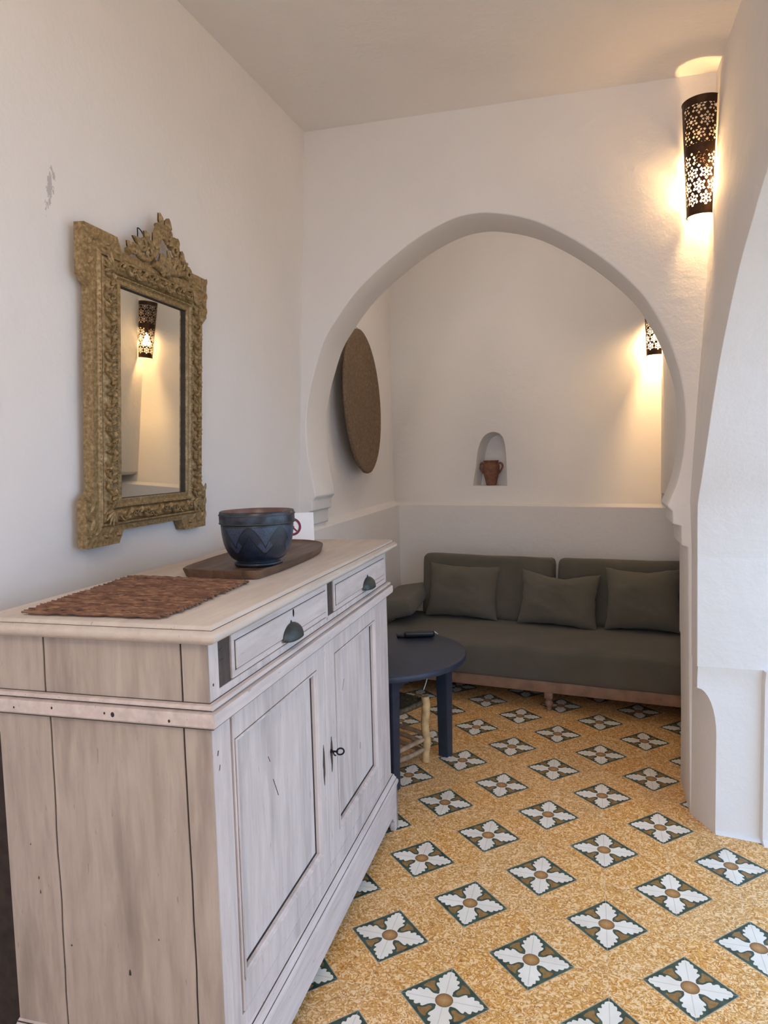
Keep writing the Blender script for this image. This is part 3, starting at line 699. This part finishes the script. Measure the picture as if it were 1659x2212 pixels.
bm = bmesh.new(); mitre(bm, [(-.0006, -.019), (-.0006, -.0095), (.002, -.0095)]); o = new_obj('rebate', bm, M_dark, MR, None); o['label'] = 'dark recessed edge round the glass'
# carving: waves of scrolls and leaves along each rail, beads on the sight edge
def leafp(bm, x, y, h, ang, ln, wd, ht=.004, blunt=False):
    t = bmesh.new(); K = 9; ca, sa = math.cos(ang), math.sin(ang); rows = []
    for i in range(K+1):
        s_ = i/K; hw_ = (wd*math.sin(PI*min(1, s_*.92+.04))**.8*(1-.35*s_)) if not blunt else wd*max(0, math.sin(PI*min(1, (s_*.96+.03))**.8))**.65*(1+.12*math.sin(s_*14))
        bend = .25*ln*s_*s_; row = []
        for j in (-1, -.5, 0, .5, 1):
            px = ln*s_; py = hw_*j+bend
            row.append(t.verts.new((x+ca*px-sa*py, y+sa*px+ca*py, h+ht*(1-j*j)*(.4+.6*math.sin(PI*s_)))))
        rows.append(row)
    for a_, b_ in zip(rows, rows[1:]):
        for j in range(4): t.faces.new((a_[j], a_[j+1], b_[j+1], b_[j]))
    merge(bm, t)
def scroll_unit(bm, cx, cy, h, dirx, diry, Lq, Wq, flip):
    """one S-scroll with leaves; dir is the running direction"""
    d = Vector((dirx, diry)); nrm = Vector((-diry, dirx))*flip
    def P2(a_, b_): q = Vector((cx, cy))+d*a_+nrm*b_; return (q.x, q.y)
    pts = []; rad = []
    for k in range(13):
        s_ = k/12; a_ = (s_-.5)*Lq*.95; b_ = Wq*.40*math.sin(s_*2*PI)*(1-.2*s_)
        x, y = P2(a_, b_); pts.append((x, y, h)); rad.append(.0042*(1-.45*abs(s_-.5)))
    tube(bm, pts, [r*1.15 for r in rad], 6, 1.5, (0, 0, 1))
    for k, (a_, b_, ang, ln) in enumerate(((-.25, .05, 1.0, .5), (-.1, .25, .3, .45), (.10, -.05, -1.1, .5), (.28, -.28, -.2, .42), (.0, .0, 2.2, .40), (.36, .05, .9, .36), (-.38, -.1, -.8, .36))):
        x, y = P2(a_*Lq, b_*Wq); base = math.atan2(d.y, d.x)
        leafp(bm, x, y, h+.002, base+ang*flip, ln*Wq, .12*Wq, .011)
    x, y = P2(.42*Lq, .0)
    tube(bm, [(x+.0055*math.cos(q)*(1-.1*q/6), y+.0055*math.sin(q)*(1-.1*q/6), h+.001) for q in [j*.8 for j in range(8)]], .0022, 5, 1, (0, 0, 1))
bm = bmesh.new()
cs_ = wi+.056; ctop = zi1+.056*(.090/.112); cbot = zi0-.056*(.090/.112)
NV = 8
for k in range(NV):
    y_ = zi0-.02+(k+.5)*(zi1-zi0+.04)/NV
    scroll_unit(bm, -cs_, y_, .001, 0, 1, .078, .044, 1 if k % 2 else -1)
    scroll_unit(bm, cs_, y_, .001, 0, 1, .078, .044, -1 if k % 2 else 1)
NH = 5
for k in range(NH):
    x_ = -wi-.02+(k+.5)*(2*wi+.04)/NH
    scroll_unit(bm, x_, cbot, .001, 1, 0, .078, .036, 1 if k % 2 else -1)
    scroll_unit(bm, x_, ctop, .001, 1, 0, .078, .036, -1 if k % 2 else 1)
for sx in (-1, 1):                                       # palmettes at the mitres and low relief on the ears
    for (zz, sz) in ((ctop, 1), (cbot, -1)):
        for q in range(5): leafp(bm, sx*(wi+.042), zz-sz*.014, .001, math.atan2(sz, sx)+(q-2)*.42, .040, .007, .006)
        for q in range(5): leafp(bm, sx*(W0-.016), zz+sz*(-.040+q*.024), -.012, PI/2+sx*.7*(1 if q % 2 else -1), .030, .008, .007)
        for q in range(4): leafp(bm, sx*(W0-.120+q*.028), zz+sz*.048, -.012, (.6 if q % 2 else -.6), .030, .008, .007)
new_obj('carving', bm, M_gilt, MR, 60)
def beads(p, q, sp, r, h):
    bm = bmesh.new()
    n_ = int((Vector(q)-Vector(p)).length/sp)
    for k in range(n_):
        c_ = Vector(p).lerp(Vector(q), (k+.5)/n_); t = bmesh.new(); bmesh.ops.create_icosphere(t, subdivisions=1, radius=r)
        merge(bm, t, Matrix.Translation((c_.x, c_.y, h)))
    new_obj('beading', bm, M_gilt, MR, 80)
d_ = .025; dz_ = d_*.8
for p, q in (((-wi-d_, zi0), (-wi-d_, zi1)), ((wi+d_, zi0), (wi+d_, zi1)), ((-wi, zi0-dz_), (wi, zi0-dz_)), ((-wi, zi1+dz_), (wi, zi1+dz_))): beads(p, q, .0078, .0034, .0)
for p, q in (((-ws+.022, -.26), (-ws+.022, .27)), ((ws-.022, -.26), (ws-.022, .27)), ((-.15, zb+.008), (.15, zb+.008))): beads(p, q, .011, .0022, -.004)
bm = bmesh.new(); box(bm, -wi-.004, wi+.004, zi0-.004, zi1+.004, -.024, -.018, 0); new_obj('mirror_glass', bm, M_mirror, MR, None)
# pierced crest
bm = bmesh.new(); CH = -.012
def sc(pts, r0, r1, k=5, h=CH, flat=.9):
    P_ = spline([(*p, h+.004) for p in pts], k); n_ = len(P_)
    tube(bm, P_, [r0+(r1-r0)*i/(n_-1) for i in range(n_)], 8, flat, (0, 0, 1))
sc([(-.135, .398), (-.100, .418), (-.085, .405), (-.062, .398), (-.03, .405), (-.012, .425), (-.022, .447), (-.046, .455), (-.066, .441), (-.060, .424), (-.046, .424)], .012, .0045)
sc([(-.018, .412), (.004, .440), (.002, .470), (.010, .497), (.030, .512), (.056, .510), (.078, .492), (.080, .468)], .011, .012)
sc([(.080, .468), (.094, .478), (.108, .486), (.118, .470), (.112, .440), (.122, .420), (.142, .428), (.152, .448)], .013, .005)
sc([(.010, .470), (.030, .486), (.052, .484), (.064, .472)], .010, .007)
sc([(.112, .420), (.130, .402), (.155, .408), (.182, .398), (.200, .408), (.196, .424), (.180, .420)], .011, .005)
sc([(-.01, .398), (.03, .392), (.07, .394), (.12, .400)], .013, .013)
sc([(.070, .398), (.076, .430), (.068, .455)], .011, .005)
sc([(.016, .398), (.030, .415), (.030, .435)], .012, .006)
def curl(x, y, r, turns, sgn, st, tk):
    P_ = []; n_ = int(10*turns)
    for k in range(n_+1):
        q = k/n_; a_ = st+sgn*q*turns*2*PI; rr_ = r*(1-.72*q); P_.append((x+rr_*math.cos(a_), y+rr_*math.sin(a_), CH+.006+.006*q))
    tube(bm, P_, [tk*(1-.45*k/n_) for k in range(n_+1)], 7, 1.1, (0, 0, 1))
for x, y, r, tn, sg, st, tk in ((-.070, .436, .022, 1.4, 1, 3.0, .0065), (-.038, .420, .020, 1.3, -1, .2, .0065), (.018, .492, .024, 1.3, -1, 2.4, .007), (.064, .500, .022, 1.3, 1, 1.0, .007), (.098, .462, .020, 1.3, -1, 1.5, .0065), (.140, .430, .022, 1.4, 1, .2, .0065), (.178, .412, .020, 1.4, -1, 2.6, .006), (-.112, .408, .018, 1.3, 1, .2, .006), (.000, .452, .018, 1.2, 1, .5, .0065), (.036, .404, .018, 1.2, -1, .5, .006), (.082, .410, .020, 1.2, 1, 2.5, .006), (.118, .412, .016, 1.2, -1, 2.5, .006)):
    curl(x, y, r, tn, sg, st, tk)
for x, y, an, ln, wd in ((-.075, .430, 2.5, .045, .012), (-.040, .448, 1.9, .036, .012), (.028, .508, 1.62, .046, .011), (.058, .508, 1.15, .042, .020), (.085, .488, .2, .030, .010), (.110, .470, 1.2, .035, .012), (.140, .43, 1.3, .045, .012), (.150, .43, .3, .030, .009), (-.12, .402, 2.0, .034, .012), (.165, .405, .9, .032, .010), (-.01, .425, 2.4, .036, .012), (.03, .40, 1.2, .04, .016), (.05, .398, .9, .04, .016), (.09, .40, 1.2, .045, .016), (-.09, .41, 1.0, .04, .014), (.03, .395, -1.4, .03, .012), (.055, .392, -1.2, .028, .012), (.005, .46, .9, .05, .016), (.04, .50, -.2, .045, .016), (.0, .44, 1.6, .05, .014), (.11, .45, -1.4, .04, .015)):
    leafp(bm, x, y, CH+.006, an, ln*.9, wd*.85, .011, True)
    leafp(bm, x, y, CH+.003, an, ln*.9, wd*.85, -.007, True)
new_obj('crest', bm, M_gilt, MR, 60)
bm = bmesh.new(); tube(bm, spline([(-.055, .440, -.03), (-.048, .475, -.035), (-.036, .492, -.042), (-.022, .478, -.035), (-.015, .440, -.03)], 5), .0016, 6)
new_obj('hanging_wire', bm, M_black, MR, 60)

# ------------------------------------------------------------------ pierced brass wall lamps set across the corners
def make_lamp():
    root = thing('wall_sconce', '', 'wall lamp')
    HT = .385; NA, NZ = 84, 230; R0, R1 = .049, .066
    def hole(a_, z):                                         # a_: arc length, z from the bottom
        if z < .028 or z > HT-.026: return False
        if .205 < z < .232: return False
        for (ca, cz_) in ROS:
            dx_, dz_ = a_-ca, z-cz_; r = math.hypot(dx_, dz_)
            if r > .026: continue
            ph = math.atan2(dz_, dx_)
            if r < .0060*(1+.30*math.cos(6*ph)): return True
            for k in range(6):
                q = k*PI/3
                if math.hypot(dx_-.0128*math.cos(q), dz_-.0128*math.sin(q)) < .0034: return True
                q += PI/6
                ux, uz = dx_-.0195*math.cos(q), dz_-.0195*math.sin(q)
                if abs(ux)+abs(uz)*.9 < .0048: return True
        return False
    ROS = []
    for r_, cz_ in enumerate([.050+.0425*k for k in range(8)]):
        for c_ in (-2, -1, 0, 1, 2): ROS.append((c_*.050+(.025 if r_ % 2 else 0), cz_))
    t = bmesh.new(); g = []
    for j in range(NZ+1):
        z = HT*j/NZ; rr_ = R0+(R1-R0)*j/NZ; row = []
        for i in range(NA+1):
            th = -PI*.44+PI*.88*i/NA
            row.append(t.verts.new((rr_*math.cos(th), rr_*math.sin(th), z)))
        g.append(row)
    for j in range(NZ):
        for i in range(NA):
            th = -PI*.44+PI*.88*(i+.5)/NA; z = HT*(j+.5)/NZ
            if not hole(th*.0575, z): t.faces.new((g[j][i], g[j][i+1], g[j+1][i+1], g[j+1][i]))
    bmesh.ops.delete(t, geom=[v for v in t.verts if not v.link_faces], context='VERTS')
    bm = bmesh.new(); merge(bm, t)
    sh = new_obj('shade', bm, M_brass, root, 60); md = sh.modifiers.new('thick', 'SOLIDIFY'); md.thickness = .0016
    for z, r_ in ((.002, R0), (HT-.002, R1)):
        bm = bmesh.new(); tube(bm, [(r_*math.cos(a), r_*math.sin(a), z) for a in [-PI*.44+PI*.88*k/24 for k in range(25)]], .0018, 6)
        new_obj('rim', bm, M_brass, root, 60)
    bm = bmesh.new(); box(bm, -.012, -.006, -.016, .016, .17, .25, .002); tube(bm, [(-.006, 0, .215), (.010, 0, .215), (.016, 0, .205)], .005, 8); lathe(bm, [(0, .172), (.015, .172), (.015, .180), (.013, .186), (.013, .212), (0, .212)], 20, Matrix.Translation((.014, 0, 0)))
    new_obj('lamp_holder', bm, M_brass, root, 40)
    a = NT('lit_bulb', .4); a.col((1, .9, .7)); a.b.inputs['Emission Color'].default_value = (1, .78, .48, 1); a.b.inputs['Emission Strength'].default_value = 40
    bm = bmesh.new(); lathe(bm, spline([(0, .036), (.006, .036), (.010, .046), (.012, .056), (.008, .068), (0, .072)], 3), 20, Matrix.Translation((.014, 0, .208)) @ Matrix.Rotation(PI, 4, 'X'))
    bu = new_obj('bulb', bm, a.m, root, 80)
    ld = bpy.data.lights.new('bulb_light', 'POINT'); ld.energy = LAMP_W; ld.color = LAMP_COL; ld.shadow_soft_size = .024
    lo_ = bpy.data.objects.new('bulb_light', ld); C.objects.link(lo_); lo_.parent = root; lo_.location = (.024, 0, .165)
    lo_.location = (.016, 0, .112)
    return root
lamp = make_lamp()
lamp.location = (.533, .893, 2.180); lamp.rotation_euler = (0, 0, math.radians(-133))
lamp['label'] = 'dark pierced brass wall lamp high in the corner right of the arch'; lamp['group'] = 'pierced brass wall lamps'
lamp2 = copy_tree(lamp)
for ch in lamp2.children:
    if ch.type == 'LIGHT': ch.data = ch.data.copy(); ch.data.energy = LAMP_W*0.75
lamp2.location = (.525, 2.610, 1.930); lamp2.rotation_euler = (0, 0, math.radians(-128))
lamp2['label'] = 'pierced brass wall lamp in the alcove corner, half hidden by the arch'

# ------------------------------------------------------------------ round woven tray on the alcove wall
a = NT('coarse_brown_weave', .9, spec=.2); co = a.co()
f = a.noise(co, 70, 5, .75); f2 = a.noise(co, 5, 3)
c = a.ramp(f, [(.3, (.12, .080, .050)), (.55, (.22, .155, .10)), (.75, (.36, .265, .18))])
a.col(a.mix(a.math('MULTIPLY', f2, .35), c, (.17, .105, .06))); a.bump(f, .9, .008); M_weave = a.m
BK = bpy.data.objects.new('woven_wall_tray', None); C.objects.link(BK)
tag(BK, 'large round brown woven tray hanging on the left wall of the alcove', 'woven tray')
ya, pi_ = .07, .03
nb = Vector((math.cos(ya)*math.cos(pi_), math.sin(ya)*math.cos(pi_), math.sin(pi_))); ea = Vector((0, 0, 1)).cross(nb).normalized(); eb = nb.cross(ea)
cb = Vector((-1.112, 2.12, 1.703))
BK.matrix_world = Matrix(((ea.x, eb.x, nb.x, cb.x), (ea.y, eb.y, nb.y, cb.y), (ea.z, eb.z, nb.z, cb.z), (0, 0, 0, 1)))
bm = bmesh.new()
prof = [(0, -.012), (.25, -.010), (.36, -.006), (.395, -.001), (.412, .0), (.420, -.004), (.421, -.012), (.412, -.020), (.38, -.028), (.25, -.032), (0, -.034)]
lathe(bm, prof, 90)
for v in bm.verts:
    a_ = math.atan2(v.co.y, v.co.x); r = math.hypot(v.co.x, v.co.y)
    if r > .3: k_ = 1+.006*noise.noise((math.cos(a_)*7, math.sin(a_)*7, 0)); v.co.x *= k_; v.co.y *= k_
new_obj('woven_disc', bm, M_weave, BK, 60)
bm = bmesh.new(); tube(bm, spline([(.0, .425, -.02), (.004, .437, -.03), (.018, .440, -.05), (.03, .446, -.055)], 4), .0014, 6); new_obj('hanging_wire', bm, M_iron, BK, 60)

# ------------------------------------------------------------------ clay pot in the niche
M_clay = simple('terracotta', (.20, .085, .052), .75, var=.25, scale=50, bump=.3)
pp = BW(.655, .135, 1.1685)
POT = thing('clay_pot', 'small two-handled terracotta pot in the alcove niche', 'pot', tuple(pp), (0, 0, math.atan2(bd.y, bd.x)))
bm = bmesh.new(); lathe(bm, spline([(0, .003), (.030, .0), (.034, .002), (.040, .03), (.050, .07), (.0565, .105), (.0575, .128), (.052, .140), (.0475, .146), (.049, .158), (.0535, .165), (.052, .168), (.047, .166), (.043, .15), (.045, .12), (.03, .02), (0, .015)], 3), 40)
new_obj('body', bm, M_clay, POT, 60)
for sx in (-1, 1):
    bm = bmesh.new(); tube(bm, spline([(sx*.050, 0, .143), (sx*.066, 0, .150), (sx*.080, 0, .138), (sx*.080, 0, .118), (sx*.066, 0, .096), (sx*.053, 0, .080)], 5), .0068, 8); new_obj('handle', bm, M_clay, POT, 60)

# ------------------------------------------------------------------ soft furniture
def pillow(w_, h_, t_, seed, pinch=.06, dent=0., sag=0.):
    """cushion standing in x (width) and z (height), thickness along y; base at z=0"""
    N = 30; bm = bmesh.new(); g = {}
    def f(u, v): return max(0, (1-abs(u)**2.6))**.5*max(0, (1-abs(v)**2.6))**.5
    for side in (-1, 1):
        for i in range(N+1):
            for j in range(N+1):
                u = math.sin((i/N-.5)*PI); v = math.sin((j/N-.5)*PI)
                if i in (0, N) or j in (0, N):
                    if side == 1: g[1, i, j] = g[-1, i, j]; continue
                px = u*w_/2*(1-pinch*(1-v*v)); pz = v*h_/2*(1-pinch*(1-u*u))
                if dent: pz -= dent*math.exp(-(u*1.6)**2)*max(0, v)**1.5
                th = f(u, v)*t_/2; nn = noise.noise((u*1.8+seed, v*1.8, side*2.3))*.16+noise.noise((u*5+seed, v*5, side*1.3))*.05
                n3 = noise.noise((u*2.1+seed*3, v*7+u*4, side))*.13*(1-.5*abs(u))
                px += .006*noise.noise((v*4, seed, u)); pz += .006*noise.noise((u*4, seed, v))
                py = side*th*(1+nn+n3)
                if sag: py += sag*(v)*.0
                g[side, i, j] = bm.verts.new((px, py, pz+h_/2))
    for side in (-1, 1):
        for i in range(N):
            for j in range(N):
                vs = [g[side, i, j], g[side, i+1, j], g[side, i+1, j+1], g[side, i, j+1]]
                try: bm.faces.new(vs if side == -1 else vs[::-1])
                except ValueError: pass
    bmesh.ops.recalc_face_normals(bm, faces=bm.faces[:]); return bm
def softbox(w_, d_, h_, r, seed, amp=.006, n=(24, 10, 8), bulge=0.):
    """upholstered block, x 0..w, y 0..d, z 0..h"""
    t = bmesh.new(); bmesh.ops.create_cube(t, size=1)
    bm = bmesh.new(); nx, ny, nz = n; cache = {}
    def V(i, j, k):
        if (i, j, k) in cache: return cache[i, j, k]
        p = Vector((i/nx*w_, j/ny*d_, k/nz*h_)); c_ = Vector((min(max(p.x, r), w_-r), min(max(p.y, r), d_-r), min(max(p.z, r), h_-r)))
        dl = p-c_
        if dl.length > 1e-9: q = c_+dl.normalized()*r
        else: q = p
        nz_ = Vector([noise.noise((p.x*4+seed, p.y*4, p.z*5+a_*7)) for a_ in range(3)])*amp
        if bulge:
            q.z += bulge*math.sin(PI*min(1, max(0, p.x/w_)))*math.sin(PI*min(1, max(0, p.y/d_)))*(1 if p.z > h_/2 else -.3)
        cache[i, j, k] = bm.verts.new(q+nz_); return cache[i, j, k]
    def face(*q):
        try: bm.faces.new([V(*a_) for a_ in q])
        except ValueError: pass
    for i in range(nx):
        for j in range(ny):
            for k in (0, nz): face((i, j, k), (i+1, j, k), (i+1, j+1, k), (i, j+1, k))
        for k in range(nz):
            for j in (0, ny): face((i, j, k), (i+1, j, k), (i+1, j, k+1), (i, j, k+1))
    for j in range(ny):
        for k in range(nz):
            for i in (0, nx): face((i, j, k), (i, j+1, k), (i, j+1, k+1), (i, j, k+1))
    t.free(); bmesh.ops.recalc_face_normals(bm, faces=bm.faces[:]); return bm
sa = -math.atan2(.13, .9915)
SOFA = thing('daybed_sofa', 'low dark olive daybed sofa on a reddish wooden frame in the alcove', 'sofa', (-1.110, 2.036, 0), (0, 0, sa))
SW = 1.90; SD = .70
bm = bmesh.new(); box(bm, 0, SW, 0, .035, .100, .162, .004, 2); box(bm, 0, .035, 0, SD, .100, .162, .004, 2); box(bm, SW-.035, SW, 0, SD, .10, .162, .004, 2); box(bm, 0, SW, SD-.035, SD, .10, .162, .004, 2); box(bm, .03, SW-.03, .03, SD-.03, .13, .16, 0)
new_obj('frame', bm, M_sofawood, SOFA, 40)
for lx in (.045, 1.058, SW-.10):
    for ly in (.020, SD-.04):
        bm = bmesh.new(); box(bm, lx-.022, lx+.022, ly-.018, ly+.022, .066, .102, .003)
        lathe(bm, spline([(0, 0), (.013, 0), (.016, .008), (.013, .020), (.020, .030), (.022, .045), (.015, .056), (.020, .068), (0, .068)], 2), 20, Matrix.Translation((lx, ly, 0)))
        new_obj('leg', bm, M_sofawood, SOFA, 50)
o = new_obj('mattress', softbox(SW+.01, SD+.02, .180, .022, 2, .005, (60, 26, 10), .010), M_olive, SOFA, 60); o.location = (-.005, -.014, .158)
def backcush(x0, wd, yb, lean, seed, rz=0):
    o = new_obj('back_cushion', softbox(wd, .15, .405, .035, seed, .010, (34, 10, 18)), M_olive, SOFA, 60)
    o.location = (x0, yb, .338); o.rotation_euler = (math.radians(lean), 0, rz); return o
backcush(.128, .845, .555, -7, 5, -.030)
backcush(1.005, .765, .555, -7, 9, -.015)
def cushion(label, px, py, pz, w_, h_, t_, rx, ry, rz, seed, dent=0):
    o = new_obj('scatter_cushion', pillow(w_, h_, t_, seed, .10, dent), M_olive2, None, 80); o.location = (px, py, pz)
    o.rotation_euler = (math.radians(rx), math.radians(ry), rz); tag(o, label, 'cushion', 'olive scatter cushions on the sofa'); return o
cushion('square olive cushion at the left end of the sofa against the left back cushion', -.632, 2.475, .350, .475, .345, .135, -17, 1.0, sa, 1)
cushion('middle olive cushion sagging between the two back cushions', -.040, 2.365, .345, .475, .335, .140, -16, 2.2, sa-.02, 6, .030)
cushion('square olive cushion at the right end of the sofa beside the arch', .440, 2.320, .350, .420, .365, .14, -16, -1.0, sa, 11, .01)
ar = new_obj('bolster_cushion', softbox(.24, .50, .115, .045, 21, .012, (12, 20, 8)), M_olive2, None, 60)
ar.location = (-1.100, 2.235, .350); ar.rotation_euler = (math.radians(4), math.radians(-14), sa+.10)
tag(ar, 'small olive bolster cushion lying at the left wall end of the sofa', 'cushion')

# ------------------------------------------------------------------ round side table
a = NT('dark_navy_paint', .42, spec=.45); co = a.co(); f = a.noise(co, 25, 4)
a.col(a.ramp(f, [(.3, (.018, .026, .045)), (.7, (.026, .037, .062))])); M_navy = a.m
TB = thing('round_table', 'round dark navy side table beside the sideboard in front of the sofa', 'table', (-.748, 1.118, 0))
bm = bmesh.new(); lathe(bm, [(0, .478), (.374, .478), (.380, .481), (.382, .488), (.382, .500), (.379, .505), (.374, .507), (0, .507)], 96); new_obj('tabletop', bm, M_navy, TB, 40)
RL = .288
for k in range(4):
    an = math.radians(-66+90*k); cx_, cy_ = RL*math.cos(an), RL*math.sin(an)
    bm = bmesh.new(); t = bmesh.new(); rows = []
    for z, hw_ in ((0, .024), (.25, .026), (.478, .029)):
        rows.append([t.verts.new((hw_*a_, hw_*b_, z)) for a_, b_ in ((-1, -1), (1, -1), (1, 1), (-1, 1))])
    for a_, b_ in zip(rows, rows[1:]): ring_faces(t, a_, b_)
    t.faces.new(rows[0][::-1]); t.faces.new(rows[-1]); bmesh.ops.recalc_face_normals(t, faces=t.faces[:])
    bmesh.ops.bevel(t, geom=t.edges[:], offset=.003, segments=2, affect='EDGES'); merge(bm, t, Matrix.Translation((cx_, cy_, 0)) @ Matrix.Rotation(an-PI/4, 4, 'Z'))
    new_obj('leg', bm, M_navy, TB, 40)
bm = bmesh.new()
for k in range(4):
    a0 = math.radians(-66+90*k); a1 = a0+PI/2
    p0 = Vector((RL*math.cos(a0), RL*math.sin(a0), 0)); p1 = Vector((RL*math.cos(a1), RL*math.sin(a1), 0)); d = (p1-p0); ln = d.length; an = math.atan2(d.y, d.x)
    pr = [(0, .478), (0, .385)]+[(ln*s_/12, .385+.058*math.sin(PI*s_/12)**.8) for s_ in range(1, 12)]+[(ln, .385), (ln, .478)]
    prism(bm, pr, -.010, .010, 'y', 0, M=Matrix.Translation(p0) @ Matrix.Rotation(an, 4, 'Z'))
new_obj('apron', bm, M_navy, TB, 40)
# black handset on the table
M_plast = simple('black_plastic', (.006, .006, .007), .35, var=.2)
HS = thing('remote_control', 'black remote control lying on the navy round table', 'remote control', (-.625, 1.395, .5075), (0, 0, math.radians(20)))
bm = bmesh.new(); box(bm, -.085, .062, -.024, .024, 0, .030, .010, 3); new_obj('body', bm, M_plast, HS, 50)
bm = bmesh.new(); box(bm, -.118, -.060, -.010, .050, 0, .014, .003, 2); new_obj('battery_cover', bm, M_plast, HS, 50)
M_white = simple('white_cable', (.75, .75, .74), .5, var=.03)
pc = [(-.590, 1.418, .523), (-.576, 1.428, .529), (-.560, 1.426, .522), (-.556, 1.440, .512), (-.575, 1.470, .511), (-.590, 1.482, .508), (-.594, 1.487, .488), (-.590, 1.470, .455), (-.568, 1.30, .42), (-.556, 1.20, .37), (-.566, 1.165, .325)]
bm = bmesh.new(); tube(bm, spline(pc, 6), .0022, 8)
tag(new_obj('white_cable', bm, M_white, None, 60), 'thin white cable running from the table top down to the rush stool', 'cable')

# ------------------------------------------------------------------ rush stool under the table
M_pole = simple('peeled_pale_wood', (.62, .40, .18), .65, var=.3, scale=22, bump=.3, bscale=60)
M_rung = simple('greyed_wood', (.36, .24, .15), .7, var=.3, scale=30)
a = NT('twisted_rush', .8); co = a.co(); f = a.noise(a.co(scale=(1, 1, 1)), 60, 5, .7)
a.col(a.ramp(f, [(.35, (.055, .035, .018)), (.6, (.16, .11, .05)), (.8, (.30, .22, .11))])); a.bump(f, .8, .005); M_rush = a.m
ST = thing('rush_stool', 'low rush-seated stool of rough pale wood pushed under the navy table', 'stool', (-.556, 1.150, 0), (0, 0, math.radians(151)))
Q = .265
cor = [(0, 0), (Q, 0), (Q, Q), (0, Q)]
for i, (x, y) in enumerate(cor):
    bm = bmesh.new(); pts = [(x+.003*math.sin(k*1.7+i), y+.003*math.cos(k*1.3+i), .300*k/8) for k in range(9)]
    tube(bm, pts, [.018, .0175, .019, .0185, .018, .0185, .019, .020, .0185], 10); new_obj('leg', bm, M_pole, ST, 50)
for i in range(4):
    (x0, y0), (x1, y1) = cor[i], cor[(i+1) % 4]
    for z in ((.045, .085, .125) if i % 2 == 0 else (.060, .105)):
        bm = bmesh.new(); pts = [(x0+(x1-x0)*k/8, y0+(y1-y0)*k/8, z+.002*math.sin(k+i+z*50)) for k in range(9)]
        tube(bm, pts, [.007, .010, .0105, .011, .0115, .011, .0105, .010, .007], 8); new_obj('rung', bm, M_rung, ST, 50)
bm = bmesh.new(); cc_ = Vector((Q/2, Q/2, 0))
for i in range(4):
    a0, a1 = Vector((*cor[i], 0)), Vector((*cor[(i+1) % 4], 0))
    for k in range(13):
        s_ = 1-k/13; p0 = cc_+(a0-cc_)*s_*1.0; p1 = cc_+(a1-cc_)*s_*1.0; zz = .276-.010*(1-s_)
        if s_ < .06: continue
        ins = .10 if k == 0 else 0
        tube(bm, [p0.lerp(p1, ins)+Vector((0, 0, zz)), p0.lerp(p1, .5)+Vector((0, 0, zz-.003)), p0.lerp(p1, 1-ins)+Vector((0, 0, zz))], .0135 if k == 0 else .0085, 6)
new_obj('rush_seat', bm, M_rush, ST, 60)
